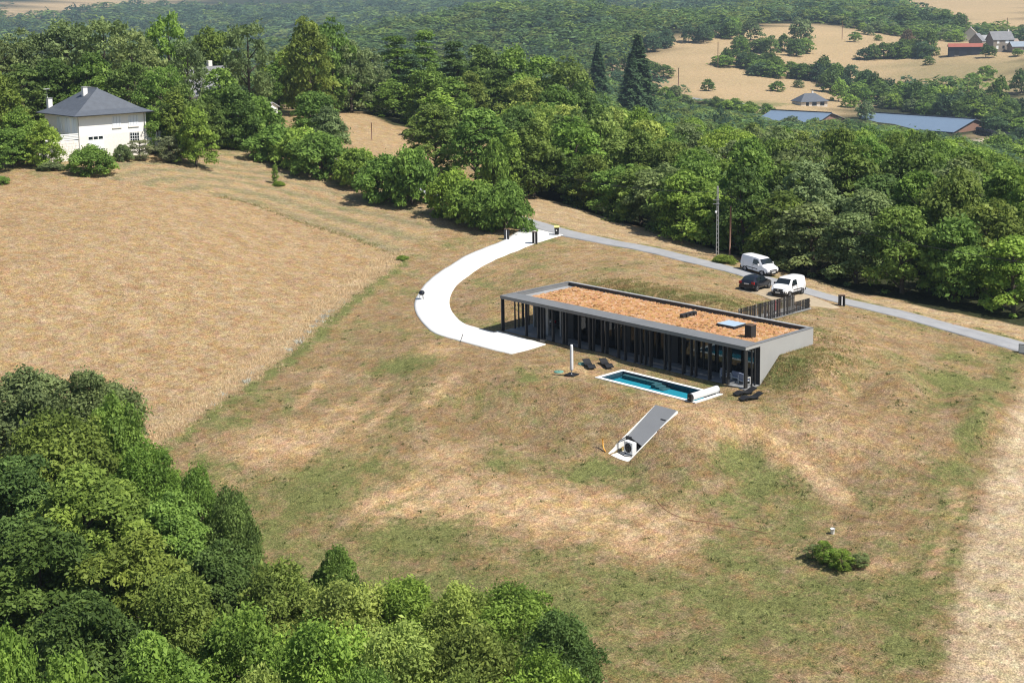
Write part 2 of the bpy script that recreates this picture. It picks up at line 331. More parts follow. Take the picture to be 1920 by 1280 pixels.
def green_patches():
    L = [(600, 895, 7, .8), (520, 880, 5, .5), (680, 930, 6, .7), (800, 985, 7, 1.0), (740, 960, 4, .9), (900, 1000, 7, .6), (1000, 1040, 8, .55), (700, 1010, 6, .5), (1120, 1040, 6, .4), (960, 1120, 9, .7), (1100, 1150, 9, .6), (1250, 1130, 8, .6),
         (1150, 1230, 9, .6), (1400, 870, 3.6, 1.0), (1450, 900, 4, .9), (1380, 845, 2.5, .8), (1500, 940, 4, .6), (1120, 880, 1.7, 1.6), (1090, 895, 1.4, 1.2), (760, 680, 4.5, .9), (730, 700, 4, .5), (830, 745, 4, .5), (905, 770, 4, .45), (1000, 740, 4, .35),
         (1780, 715, 3.5, 1.0), (1800, 670, 3, .8), (1770, 760, 3.5, .6), (1890, 670, 3, .8), (1600, 1060, 3.5, .9), (1660, 1090, 3.5, .7), (1350, 1040, 3, .8), (1680, 1160, 6, .7), (1560, 1180, 7, .55), (1500, 1120, 6, .5), (1450, 1230, 8, .5), (1760, 900, 2, .6), (1740, 1000, 3, .6),
         (1480, 690, 2.4, .9), (1500, 660, 2.5, .8), (1540, 620, 2.0, .7), (1100, 660, 3, .6), (1240, 690, 2.5, .8), (1330, 720, 2.0, .7), (1450, 770, 2.4, .6), (1370, 745, 2.5, .6), (1040, 655, 3, .5),
         (990, 480, 4, .7), (1010, 495, 3, .6), (910, 520, 3, .5), (1060, 470, 3, .5), (1100, 530, 3, .6), (1200, 545, 3, .7), (1330, 555, 3, .9), (1370, 570, 2, .9), (960, 465, 3, .4), (1240, 490, 4, .35), (420, 285, 4, .9), (500, 300, 5, .6), (400, 270, 3, .9),
         (880, 850, 3, .5), (930, 870, 2.5, .8), (860, 890, 2, .7), (820, 850, 4, .3), (1100, 780, 3, .5), (1150, 790, 2.2, .5), (1050, 830, 3.5, .5), (990, 850, 4, .4), (650, 850, 3, .4), (420, 800, 3, .5), (470, 760, 2.5, .4), (1440, 570, 2.2, .9)]
    return [(hit(x, y)[:2], r, s) for x, y, r, s in L]
def tan_patches():
    L = [(960, 945, 4, .5), (860, 940, 4, .5), (1080, 960, 4, .5), (740, 935, 3, .5), (840, 855, 2.2, .9), (1470, 850, 1.5, .7), (1240, 1030, 2, .7), (820, 655, 2.6, .6), (1340, 790, 3, .5), (1080, 695, 2.5, .7), (1260, 760, 3, .6), (560, 830, 4, .5), (490, 840, 4, .5), (1640, 1060, 1.6, .6), (1560, 820, 5, .4)]
    return [(hit(x, y)[:2], r, s) for x, y, r, s in L]
GP, TP = green_patches(), tan_patches()
TBAND = hits([(720, 945), (800, 912), (900, 920), (1000, 932), (1130, 945), (1225, 985), (1212, 1012), (1120, 985), (1000, 972), (870, 950), (720, 945)])[:, :2]
track = spline(hits([(1330, 785), (1400, 800), (1450, 825), (1500, 865), (1550, 910), (1582, 938)])[:, :2], 1.0)
stripe_r = spline(hits([(1880, 690), (1840, 760), (1810, 860), (1780, 960), (1745, 1060), (1690, 1200), (1650, 1290)])[:, :2], 1.5)
straw_stripes = [spline(hits(l)[:, :2], 1.5) for l in ([(1600, 925), (1580, 935)], [(640, 760), (560, 840), (520, 862)], [(700, 760), (640, 800)], [(620, 690), (590, 720)], [(1800, 915), (1785, 975)], [(1770, 1010), (1745, 1080)], [(720, 720), (640, 790), (600, 815)], [(760, 740), (690, 800)], [(560, 790), (500, 850), (440, 890)], [(600, 720), (560, 765)], [(860, 700), (800, 760)], [(1240, 1020), (1215, 1050)], [(1300, 1000), (1270, 1035)])]

def ground_colour(P):
    """dry base colour and amount of green, per point"""
    n = len(P); n1 = wob(P, 6, 21); n2 = wob(P, 17, 22); n3 = wob(P, 2.3, 23); n4 = wob(P, 1.1, 24)
    lawn = np.array([.345, .230, .112]); lawn2 = np.array([.44, .305, .162]); straw = np.array([.485, .338, .178]); strawp = np.array([.58, .43, .25]); tan = np.array([.64, .43, .225]); soil = np.array([.54, .40, .235]); wild = np.array([.045, .050, .022])
    mixc = lambda C, c, w: C*(1-w[:, None])+c*w[:, None]
    z = height(P); pp = proj(np.column_stack([P, z])); D = pp[:, 2]
    C = np.tile(lawn, (n, 1)); C = mixc(C, lawn2, np.clip(.5+.6*n1+.25*n3, 0, 1)); C = mixc(C, lawn*.85, np.clip(.3*n4+.25*n3-.15, 0, .4)); C = C*(.92+.2*sst(-1, 2.5, z))[:, None]
    g = np.zeros(n); t = np.zeros(n)
    for c, r, s in GP:
        d = np.hypot(P[:, 0]-c[0], P[:, 1]-c[1])/r; g = np.maximum(g, s*np.exp(-(d*(1+.3*n3+.25*n1))**2*1.2))
    for c, r, s in TP:
        d = np.hypot(P[:, 0]-c[0], P[:, 1]-c[1])/r; t += s*np.exp(-(d*(1+.25*n3))**2*1.3)
    t = np.maximum(t, .95*np.exp(-(dist_line(P, track)/.75)**2)); tb = np.exp(-(dist_line(P, TBAND)/2.6)**2)+inpoly(P, TBAND); t = np.maximum(t, np.clip(tb, 0, 1)*np.clip(.8+.35*np.sin(P[:, 0]*2.1+n1*2)+.3*n3, .1, 1))
    for l in straw_stripes: t = np.maximum(t, .75*np.exp(-(dist_line(P, l)/.4)**2))
    t = np.clip(t*(1+.25*n3), 0, 1); C = mixc(C, tan, t)
    g = np.maximum(g*.95, np.clip(.36+.20*n2+.16*n1+.12*n3, 0, 1)+.24*sst(-1.5, -4.6, z)); g = np.maximum(g, .7*np.exp(-(dist_line(P, stripe_r)/1.8)**2)*(1+.4*n1)); g = g*(1-.8*t)
    # stubble field on the right
    poly = np.vstack([stub_edge, [stub_edge[-1]+h2(4, -40)], [stub_edge[-1]+h2(200, -40)], [stub_edge[0]+h2(200, 30)]])
    s = inpoly(P, poly); e = sst(0, 1.5, dist_line(P, stub_edge)+.6*n3)*s
    C = mixc(C, mixc(np.tile(soil, (n, 1)), np.array([.66, .51, .32]), np.clip(.5+.6*n1+.3*n4, 0, 1)), e); g = g*(1-e)+e*np.clip(.1+.35*n2+.2*n3, 0, .5)
    # hay field on the left
    poly = np.vstack([field_edge[::-1], meadow_edge, hits([(330, 360), (200, 330), (0, 345), (-150, 380), (-150, 900), (100, 960)])[:, :2]])
    s = inpoly(P, poly).astype(float); C = mixc(C, mixc(np.tile(straw, (n, 1)), np.array([.40, .25, .115]), np.clip(.42+.5*n1+.3*n3, 0, 1)*.7), s); C = mixc(C, strawp, s*np.clip(n3*.6+n4*.4-.15, 0, .7)); g = g*(1-s)+s*.08
    # meadow above it, along the road
    poly2 = np.vstack([meadow_edge, hits([(330, 360), (200, 335), (60, 300), (300, 262), (420, 262), (560, 298), (640, 320), (720, 350), (800, 378), (890, 405), (930, 420), (830, 430)])[:, :2]])
    s = inpoly(P, poly2).astype(float); st = np.sin(dist_line(P, meadow_edge)*1.35+n1*1.2); C = mixc(C, mixc(np.tile(straw, (n, 1)), np.array([.33, .28, .155]), np.clip(.45+.45*st+.35*n1, 0, 1)), s*.92)
    g = np.where(s > 0, np.maximum(g*.75, .22+.2*st), g)
    # field edge: pale tall grass, then a green strip
    w = np.exp(-(dist_line(P, field_edge)/1.2)**2)*.9; C = mixc(C, strawp, w); g = g*(1-w)
    g = np.maximum(g, np.exp(-(dist_line(P, field_edge+h2(2.2, -.8))/1.2)**2)*np.clip(.75+.4*n3, 0, 1)); g = np.maximum(g, np.exp(-(dist_line(P, meadow_edge)/.5)**2)*np.clip(.15+.6*n3, 0, .6))
    # verge between the road and the wood, hay slope beyond the hedge
    rd = dist_line(P, road_c); poly3 = np.vstack([road_c[:len(road_c)*6//10], wood_front])
    s = inpoly(P, poly3).astype(float); C = mixc(C, mixc(np.tile(straw, (n, 1)), strawp, np.clip(.4+.5*n1, 0, 1)), s); g = np.where(s > 0, np.exp(-((rd-2.2)/.6)**2)*np.clip(.5+.6*n3, 0, .8)+.1, g)
    hay = inpoly(P, HAY); C[hay] = straw; g[hay] = .08
    # far land: woodland floor except on the far fields
    far = (D > 275) & ~hay; wood = inpoly(P, np.vstack([wood_front, [wood_front[-1]+h2(60, 0)], [wood_front[-1]+h2(160, 160)], [wood_front[0]+h2(-10, 120)]]))
    C[far | wood] = wild; g[far | wood] = .3
    for f in FIELDS_FAR:
        s = inpoly(pp, f) & (D > 480); C[s] = (mixc(np.tile(np.array([.56, .40, .215]), (n, 1)), np.array([.49, .36, .19]), np.clip(.5+.6*wob(P, 70, 31)+.3*wob(P, 14, 32), 0, 1)))[s]; g[s] = .1
    s = inpoly(pp, [(1640, 118), (1750, 108), (1960, 108), (1960, 215), (1860, 180), (1760, 165), (1690, 150)]) & (D > 480); C[s] = C[s]*.5+np.array([.27, .235, .115])*.5; g[s] = .35
    s = inpoly(pp, [(1310, 196), (1480, 186), (1490, 214), (1400, 222)]) & (D > 480); g[s] = .7
    s = inpoly(pp, [(1800, 262), (1960, 272), (1960, 300), (1830, 290)]) & (D > 480); C[s] = np.array([.55, .46, .34]); g[s] = 0
    return C*KX, np.clip(g, 0, 1)

def axis(lo, hi, dense0, dense1, step, extra, grow):
    L = list(np.arange(dense0, dense1+.01, step)); s = step; x = dense0
    while x > lo: s *= grow; x -= s; L.insert(0, x)
    s = step; x = L[-1]
    while x < hi: s *= grow; x += s; L.append(x)
    L = np.array(L); keep = np.ones(len(L), bool)
    for e in extra: keep &= np.abs(L-e) > .14
    return np.sort(np.concatenate([L[keep], extra]))
def noise_relief(P): return wob(P, 1.3, 41)*.014
exa = [-.02, .02, HL-.02, HL+.02, POOL[0]+.09, POOL[0]+.13, POOL[1]-.13, POOL[1]-.09, BUNK[0]-.02, BUNK[0]+.02, BUNK[1]-.02, BUNK[1]+.02, 18.63, 18.67, 20.93, 20.97]
exb = [-.04, 0.0, HW-.02, HW+.02, POOL[2]+.09, POOL[2]+.13, POOL[3]-.13, POOL[3]-.09, BUNK[2]-.02, BUNK[2]+.02, BUNK[3]-.02, BUNK[3]+.02, 1.92, 4.55]
XS = axis(-3600, 1500, -95, 82, .6, exa, 1.075); YS = axis(-1500, 3600, -62, 95, .6, exb, 1.075)
GX, GY = np.meshgrid(XS, YS); TP_ = np.stack([GX.ravel(), GY.ravel()], 1); TZ = height(TP_)+noise_relief(TP_)
nx, ny = len(XS), len(YS); I = np.arange(nx*ny).reshape(ny, nx)
ground = obj('ground', arr_mesh('ground', np.column_stack([TP_, TZ]), np.stack([I[:-1, :-1], I[:-1, 1:], I[1:, 1:], I[1:, :-1]], -1).reshape(-1, 4), True))
tag(ground, 'dry summer grassland sloping round the house and out to the hills', None, None, 'structure')
gc, gg = ground_colour(TP_)
ga_ = ground.data.attributes.new('green', 'FLOAT', 'POINT'); ga_.data.foreach_set('value', gg.astype(np.float32))
ca = ground.data.color_attributes.new('Col', 'FLOAT_COLOR', 'POINT'); ca.data.foreach_set('color', np.column_stack([gc, np.ones(len(gc))]).astype(np.float32).ravel())
def ground_mat():
    m, t, n, l, b = node_mat('ground_grass')
    at = n.new('ShaderNodeAttribute'); at.attribute_name = 'Col'; tc = n.new('ShaderNodeTexCoord')
    def noise(sc, det=5, ro=.6, vec=None):
        x = n.new('ShaderNodeTexNoise'); x.inputs['Scale'].default_value = sc; x.inputs['Detail'].default_value = det; x.inputs['Roughness'].default_value = ro
        l.new(vec or tc.outputs['Object'], x.inputs['Vector']); return x.outputs['Fac']
    def mrange(v, a, b_, lo=.3, hi=.7):
        x = n.new('ShaderNodeMapRange'); x.inputs['From Min'].default_value = lo; x.inputs['From Max'].default_value = hi; x.inputs['To Min'].default_value = a; x.inputs['To Max'].default_value = b_; l.new(v, x.inputs['Value']); return x.outputs[0]
    def mult(a, b_):
        x = n.new('ShaderNodeMath'); x.operation = 'MULTIPLY'; l.new(a, x.inputs[0]); l.new(b_, x.inputs[1]); return x.outputs[0]
    mp = n.new('ShaderNodeMapping'); mp.inputs['Rotation'].default_value = (0, 0, .9); mp.inputs['Scale'].default_value = (1, .28, 1); l.new(tc.outputs['Object'], mp.inputs['Vector'])
    f1 = noise(4.5, 8, .75); f2 = noise(.55, 5, .6); f3 = noise(3.2, 5, .65, mp.outputs[0]); f4 = noise(9, 3, .6)
    v = mult(mult(mrange(f1, .46, 1.50), mrange(f2, .84, 1.14)), mult(mrange(f3, .80, 1.2), mrange(f4, .72, 1.28)))
    v = mult(v, mrange(noise(2.1, 3, .6), 1.0, .62, .60, .72)); v = mult(v, mrange(noise(1.6, 2, .5), 1.0, 1.28, .60, .74))   # dark tufts and pale dry clumps
    hs = n.new('ShaderNodeHueSaturation'); l.new(at.outputs['Color'], hs.inputs['Color']); l.new(v, hs.inputs['Value'])
    l.new(mrange(noise(1.3, 4), .478, .522), hs.inputs['Hue']); l.new(mrange(noise(.9, 4), .85, 1.12), hs.inputs['Saturation'])
    # green turf breaks through the dry grass in patches whose density follows the 'green' amount
    ag = n.new('ShaderNodeAttribute'); ag.attribute_name = 'green'
    def madd(a, k, c):
        x = n.new('ShaderNodeMath'); x.operation = 'MULTIPLY_ADD'; l.new(a, x.inputs[0]); x.inputs[1].default_value = k
        if isinstance(c, float): x.inputs[2].default_value = c
        else: l.new(c, x.inputs[2])
        return x.outputs[0]
    nn = madd(noise(.42, 9, .74), 1.5, madd(noise(3.4, 5, .7), .9, -1.2)); gs = madd(ag.outputs['Fac'], 1.15, madd(nn, 1.0, -.42))
    fac = mrange(gs, 0, .86, 0.0, .42)
    gr = n.new('ShaderNodeMix'); gr.data_type = 'RGBA'; gr.blend_type = 'MULTIPLY'; gr.inputs['Factor'].default_value = 1; gv = n.new('ShaderNodeCombineColor')
    gr.inputs['A'].default_value = (.175*KX, .205*KX, .062*KX, 1)
    for i_ in range(3): l.new(v, gv.inputs[i_])
    l.new(gv.outputs[0], gr.inputs['B'])
    mx = n.new('ShaderNodeMix'); mx.data_type = 'RGBA'; l.new(fac, mx.inputs['Factor']); l.new(hs.outputs[0], mx.inputs['A']); l.new(gr.outputs['Result'], mx.inputs['B']); l.new(mx.outputs['Result'], b.inputs['Base Color'])
    b.inputs['Roughness'].default_value = .95; b.inputs['Specular IOR Level'].default_value = .1
    bp = n.new('ShaderNodeBump'); bp.inputs['Strength'].default_value = .7; bp.inputs['Distance'].default_value = .12
    ad = n.new('ShaderNodeMath'); l.new(f1, ad.inputs[0]); l.new(mult(f4, f4), ad.inputs[1]); l.new(ad.outputs[0], bp.inputs['Height']); l.new(bp.outputs['Normal'], b.inputs['Normal'])
    return m
ground.data.materials.append(ground_mat())

# ------------------------------------------------------------------ road, driveway, parking patch, entrance path
def strip(name, Lc, Rc, mat_, lift, n_across=6, edge_drop=.12):
    V = []; k = n_across
    for a, b in zip(Lc, Rc):
        for j in range(k+1): p = a+(b-a)*j/k; V.append(p[:2])
    V = np.array(V); Z = height(V)+lift; V = np.column_stack([V, Z]); m_ = len(Lc)
    I = np.arange(m_*(k+1)).reshape(m_, k+1); Q = np.stack([I[:-1, :-1], I[1:, :-1], I[1:, 1:], I[:-1, 1:]], -1).reshape(-1, 4)
    rim = list(I[0, :])+list(I[1:, -1])+list(I[-1, :-1][::-1])+list(I[1:-1, 0][::-1]); nb = len(V)
    V2 = V[rim]-np.array([0, 0, edge_drop]); Q2 = np.array([(rim[i], rim[(i+1) % len(rim)], nb+(i+1) % len(rim), nb+i) for i in range(len(rim))])
    return obj(name, arr_mesh(name, np.vstack([V, V2]), np.vstack([Q, Q2]), False), mat_)
def side(Cl, w):
    d = np.gradient(Cl, axis=0); d /= np.linalg.norm(d, axis=1)[:, None]; return np.stack([-d[:, 1], d[:, 0]], 1)*w
def road_mat():
    m = mat('asphalt', (.40, .40, .405), .85, .12, .9, bump=.2, bscale=40); return m
rw = 1.55+.08*np.sin(np.arange(len(road_c))*.9)
tag(strip('road', road_c+side(road_c, 1)*rw[:, None], road_c-side(road_c, 1)*rw[:, None], road_mat(), .045), 'narrow grey asphalt lane running past the house along the wood', None, None, 'structure')
def resample(L, n):
    d = np.concatenate([[0], np.cumsum(np.linalg.norm(np.diff(L, axis=0), axis=1))]); t = np.linspace(0, d[-1], n); return np.stack([np.interp(t, d, L[:, i]) for i in range(2)], 1)
do = resample(spline(drive_out[:, :2], .5), 130); di = resample(spline(drive_in[:, :2], .5), 130)
M['drive'] = mat('drive', (.64, .632, .60), .9, .06, .35)
tag(strip('driveway', do, di, M['drive'], .06, 12), 'pale concrete driveway curving from the lane to the carport', None, None, 'structure')
pk = hits([(1385, 545), (1420, 552), (1455, 566), (1495, 574), (1530, 575), (1575, 578), (1510, 552), (1450, 537), (1400, 525)])[:, :2]
M['gravel'] = mat('gravel', (.50, .40, .27), .95, .18, 3.0, bump=.4, bscale=20)
c0 = pk.mean(0); pl = spline(np.vstack([pk, pk[:1]]), 1.0)
tag(strip('parking_patch', pl, np.tile(c0, (len(pl), 1))+(pl-c0)*.02, M['gravel'], .03, 8), 'bare sandy parking patch between the lane and the slat fence', None, None, 'structure')
mb = MB(); mb.box(18.75, 20.62, HW+.05, 21.2, 1.7, 1.96)
tag(mb.build('entrance_path', M['drive']), 'pale concrete entrance path behind the slat fence', None, None, 'structure')
# ------------------------------------------------------------------ the long flat-roofed house
house = empty('flat_roofed_house', (0, 0, 0), 0, 'long low dark grey house with planted flat roof and a row of posts', 'house')
GB = 2.45                                                # glass line behind the posts
MB().box(-.05, HL-.02, -.06, HW-.3, -.30, 0).build('floor_slab', M['concrete'], house)
# roof: front canopy, parapets, deck round the skylight
canopy = MB().box(0, HL-.05, 0, 1.85, 3.19, 3.48).build('canopy', M['roof_metal'], house)
MB().box(-.015, HL+.03, -.015, .16, 3.44, 3.5).build('edge_trim', M['roof_metal'], canopy)
lp = MB().box(0, .32, 1.853, 9.0, 3.05, 3.47).build('side_parapet', M['roof_metal'], house)
MB().box(-.015, .34, .163, 9.30, 3.472, 3.50).build('edge_trim', M['roof_metal'], lp)
bp_ = MB().box(0, HL-.05, 9.003, HW, 2.0, 3.47).build('back_parapet', M['post_metal'], house)  # dark metal puts the shade of the inner face into the colour
MB().box(.343, HL-.30, 8.98, HW+.015, 3.472, 3.50).build('edge_trim', M['membrane'], bp_)
rp_ = MB().box(HL-.36, HL-.05, 1.853, 9.0, 3.05, 3.47).build('side_parapet', M['roof_metal'], house)
MB().box(HL-.38, HL+.03, .163, HW+.017, 3.474, 3.503).build('edge_trim', M['roof_metal'], rp_)
SK = (21.9, 23.6, 5.45, 7.0)                             # skylight opening
deck = MB()
deck.box(.323, SK[0], 1.853, 9.0, 3.03, 3.12); deck.box(SK[1], HL-.363, 1.853, 9.0, 3.03, 3.12); deck.box(SK[0]+.001, SK[1]-.001, 1.853, SK[2], 3.03, 3.12); deck.box(SK[0]+.001, SK[1]-.001, SK[3], 9.0, 3.03, 3.12)
deck.build('roof_deck', M['membrane'], house)
# planted roof: uneven mat with tufts
def sedum_mat():
    m, t, n, l, b = node_mat('sedum')
    tc = n.new('ShaderNodeTexCoord'); vo = n.new('ShaderNodeTexVoronoi'); vo.inputs['Scale'].default_value = 4.2; vo.inputs['Randomness'].default_value = 1.0
    nw = n.new('ShaderNodeTexNoise'); nw.inputs['Scale'].default_value = 3.0; nw.inputs['Detail'].default_value = 4; l.new(tc.outputs['Object'], nw.inputs['Vector'])
    ad = n.new('ShaderNodeMixRGB'); ad.blend_type = 'ADD'; ad.inputs[0].default_value = .35; l.new(tc.outputs['Object'], ad.inputs[1]); l.new(nw.outputs['Color'], ad.inputs[2]); l.new(ad.outputs[0], vo.inputs['Vector'])
    sx = n.new('ShaderNodeSeparateColor'); l.new(vo.outputs['Color'], sx.inputs[0])
    n2 = n.new('ShaderNodeTexNoise'); n2.inputs['Scale'].default_value = .45; n2.inputs['Detail'].default_value = 4; l.new(tc.outputs['Object'], n2.inputs['Vector'])
    mm = n.new('ShaderNodeMath'); mm.operation = 'MULTIPLY_ADD'; l.new(n2.outputs['Fac'], mm.inputs[0]); mm.inputs[1].default_value = .7; mm.inputs[2].default_value = -.35
    m2 = n.new('ShaderNodeMath'); l.new(sx.outputs[0], m2.inputs[0]); l.new(mm.outputs[0], m2.inputs[1])
    rp = n.new('ShaderNodeValToRGB'); e = rp.color_ramp.elements; e[0].position = .02; e[0].color = (0.156, 0.084, 0.036, 1); e[1].position = .98; e[1].color = (0.522, 0.359, 0.234, 1)
    for p, c in ((.15, (0.313, 0.159, 0.063, 1)), (.32, (0.438, 0.229, 0.099, 1)), (.48, (0.375, 0.249, 0.090, 1)), (.62, (0.501, 0.269, 0.135, 1)), (.78, (0.417, 0.200, 0.108, 1)), (.88, (0.438, 0.269, 0.162, 1))): x = e.new(p); x.color = c
    l.new(m2.outputs[0], rp.inputs['Fac']); l.new(rp.outputs['Color'], b.inputs['Base Color']); b.inputs['Roughness'].default_value = .95; b.inputs['Specular IOR Level'].default_value = .1
    return m
M['sedum'] = sedum_mat()
def sedum():
    a0, a1, b0, b1 = 1.25, HL-.75, 2.35, 8.9; xs = np.arange(a0, a1, .16); ys = np.arange(b0, b1, .16); X, Y = np.meshgrid(xs, ys); P = np.stack([X.ravel(), Y.ravel()], 1)
    r = np.random.default_rng(5); Z = 3.19+r.normal(0, .022, len(P))+.03*wob(P, 1.5, 51); P = P+r.normal(0, .03, P.shape)
    ed = (X.ravel() < a0+.01) | (X.ravel() > a1-.2) | (Y.ravel() < b0+.01) | (Y.ravel() > b1-.2); Z[ed] = 3.125
    n_, m_ = len(ys), len(xs); I = np.arange(n_*m_).reshape(n_, m_); Q = np.stack([I[:-1, :-1], I[:-1, 1:], I[1:, 1:], I[1:, :-1]], -1).reshape(-1, 4)
    c = Q.mean(1) if False else None
    ctr = P[Q].mean(1); keep = ~((ctr[:, 0] > SK[0]-.25) & (ctr[:, 0] < SK[1]+.25) & (ctr[:, 1] > SK[2]-.25) & (ctr[:, 1] < SK[3]+.25))
    mat_o = obj('planted_mat', arr_mesh('planted_mat', np.column_stack([P, Z]), Q[keep]), M['sedum'], house)
    k = 14000; T = np.column_stack([r.uniform(a0+.1, a1-.1, k), r.uniform(b0+.05, b1-.1, k)]); T = T[~((T[:, 0] > SK[0]-.3) & (T[:, 0] < SK[1]+.3) & (T[:, 1] > SK[2]-.3) & (T[:, 1] < SK[3]+.3))]; k = len(T)
    s = r.uniform(.03, .085, k)[:, None]; an = r.uniform(0, 6.28, k); z0 = np.full((k, 1), 3.17); d1 = np.stack([np.cos(an), np.sin(an)], 1)*s; d2 = np.stack([-np.sin(an), np.cos(an)], 1)*s
    V = np.stack([np.column_stack([T+d1, z0]), np.column_stack([T+d2, z0]), np.column_stack([T-d1, z0]), np.column_stack([T-d2, z0]), np.column_stack([T+d1*.3, z0+r.uniform(.04, .12, (k, 1))])], 1).reshape(-1, 3)
    i = np.arange(k)[:, None]*5; F = np.concatenate([i+np.array([[0, 1, 4]]), i+np.array([[1, 2, 4]]), i+np.array([[2, 3, 4]]), i+np.array([[3, 0, 4]])])
    tag(obj('sedum_tufts', arr_mesh('sedum_tufts', V, F), M['sedum'], house), kind='stuff')
sedum()
# roof fittings
sk = MB(); t_ = .1
for x0, x1, y0, y1 in ((SK[0]-t_, SK[1]+t_, SK[2]-t_, SK[2]), (SK[0]-t_, SK[1]+t_, SK[3], SK[3]+t_), (SK[0]-t_, SK[0], SK[2]+.002, SK[3]-.002), (SK[1], SK[1]+t_, SK[2]+.002, SK[3]-.002)): sk.box(x0, x1, y0, y1, 3.02, 3.36)
sko = sk.build('skylight', M['dark_metal'], house); M['sky_reflection_glass'] = mat('sky_reflection_glass', (.42, .53, .62), .12, spec=.9)  # opaque pane, pale blue sky reflection painted into its colour
MB().box(SK[0]-.06, SK[1]+.06, SK[2]-.06, SK[3]+.06, 3.363, 3.39).build('pane', M['glass'] if False else M['sky_reflection_glass'], sko)
ch = MB().box(26.2, 26.86, 3.6, 4.26, 3.10, 4.22).build('chimney', M['dark_metal'], house)
MB().box(26.16, 26.9, 3.56, 4.30, 4.223, 4.27).build('cap', M['wood_brown'], ch)
for k in range(4): MB().box(26.27+k*.14, 26.32+k*.14, 3.575, 3.597, 3.2, 4.15).build('rib', M['post_metal'], ch)
for k in range(4):
    b = 5.35+k*.52; v = MB().box(17.7, 18.08, b, b+.36, 3.12, 3.5).build('roof_vent', M['dark_metal'], house); MB().box(17.66, 18.12, b-.03, b+.39, 3.503, 3.54).build('cap', M['post_metal'], v)
# end wall on the right, following the bank
poly = [(1.9, -.3), (HW, -.3), (HW, 3.44), (0, 3.44), (0, 3.2), (1.9, 3.2)]
w = MB(); w.add([(HL-.047, b, z) for b, z in poly]+[(HL+.015, b, z) for b, z in poly], [(5, 4, 3, 2, 1, 0), (6, 7, 8, 9, 10, 11)]+[(i, (i+1) % 6, 6+(i+1) % 6, 6+i) for i in range(6)]); w.build('end_wall', M['wall_grey'], house)
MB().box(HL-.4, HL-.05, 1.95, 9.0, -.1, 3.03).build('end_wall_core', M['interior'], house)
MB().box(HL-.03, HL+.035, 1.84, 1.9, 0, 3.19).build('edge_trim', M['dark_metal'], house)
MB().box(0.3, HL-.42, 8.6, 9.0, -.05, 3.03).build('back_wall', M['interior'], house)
# posts
posts = [(.02, .14), (3.33, .13), (4.91, .13), (5.4, .10), (5.72, .10), (6.87, .13), (8.25, .12), (8.62, .12), (10.22, .13), (11.54, .13), (12.0, .12), (13.11, .12), (13.56, .12), (15.03, .14), (15.85, .12), (17.03, .13), (17.65, .12), (18.2, .10), (18.75, .13), (20.36, .13), (20.9, .10), (22.36, .16), (23.28, .08), (23.74, .13), (25.15, .14), (26.65, .16), (27.09, .13), (28.82, .16)]
for i, (a, w_) in enumerate(posts):
    dep = .28 if i % 3 else .36; w_ *= .88
    MB().box(a, a+w_, .06, .06+dep, 0.002, 3.188).build('post', M['post_metal'], house)
for a, b, w_ in ((28.84, .95, .09), (28.84, 1.38, .09), (.05, 1.75, .1), (.05, 2.25, .1), (.05, 2.75, .22), (.05, 3.6, .1)):
    MB().box(a, a+.12, b, b+w_, 0.002, 3.187 if b < 1.8 else 3.028).build('post', M['post_metal'], house)
# carport walls, facade panels and glazing
MB().box(.95, 1.12, 3.4, 8.598, 0.002, 3.028).build('carport_wall', M['wall_grey'], house)
MB().box(5.62, 5.82, GB-.1, 8.598, 0.002, 3.028).build('carport_wall', M['wall_grey'], house)
MB().box(3.95, 4.5, 1.95, 2.15, 0.002, 3.028).build('carport_wall', M['wall_grey'], house)
panels = [(5.83, 7.3), (9.25, 9.95), (13.6, 14.4), (18.6, 19.9)]
for a0, a1 in panels: MB().box(a0, a1, GB-.06, GB+.06, .002, 3.028).build('facade_panel', M['wall_dark'], house)
spans = [(7.3, 9.25, 2), (9.95, 13.6, 4), (14.4, 18.6, 4), (19.9, 28.6, 6)]
for a0, a1, k in spans:
    wd = (a1-a0)/k
    for j in range(k):
        x0 = a0+j*wd
        win = MB().box(x0+.003, x0+.06, GB-.05, GB+.05, .003, 3.027).box(x0+wd-.06, x0+wd-.003, GB-.05, GB+.05, .003, 3.027).box(x0+.061, x0+wd-.061, GB-.05, GB+.05, .003, .07).box(x0+.061, x0+wd-.061, GB-.05, GB+.05, 2.96, 3.027).build('window', M['dark_metal'], house)
        MB().box(x0+.061, x0+wd-.061, GB-.008, GB+.008, .071, 2.959).build('pane', M['glass'], win)
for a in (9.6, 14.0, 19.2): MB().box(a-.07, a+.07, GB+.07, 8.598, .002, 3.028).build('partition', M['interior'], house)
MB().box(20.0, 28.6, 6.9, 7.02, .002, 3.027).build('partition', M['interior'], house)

# things on the terrace and indoors
def armchair(loc, rz, label):
    t = empty('armchair', loc, rz, label, 'armchair', 'armchairs on the house terrace')
    fr = MB()
    for x in (-.36, .36):
        fr.box(x-.03, x+.03, -.36, -.30, 0, .58); fr.box(x-.03, x+.03, .30, .36, 0, .66); fr.box(x-.035, x+.035, -.299, .299, .52, .58)
    fr.box(-.329, .329, -.36, .36, .24, .28); fr.build('frame', M['white_paint'], t)
    MB().box(-.32, .32, -.34, .26, .283, .43).build('seat', M['fabric_blue'], t); MB().box(-.32, .32, .18, .33, .433, .86).build('backrest', M['fabric_blue'], t)
armchair((25.9, 1.45, 0), 2.6, 'white framed armchair with blue grey cushions, left one on the terrace')
armchair((27.9, 1.35, 0), 2.9, 'white framed armchair with blue grey cushions nearest the corner post of the terrace')
sofa = empty('terrace_sofa', (27.0, 1.9, 0), 3.14, 'low white framed terrace sofa between the two armchairs', 'sofa')
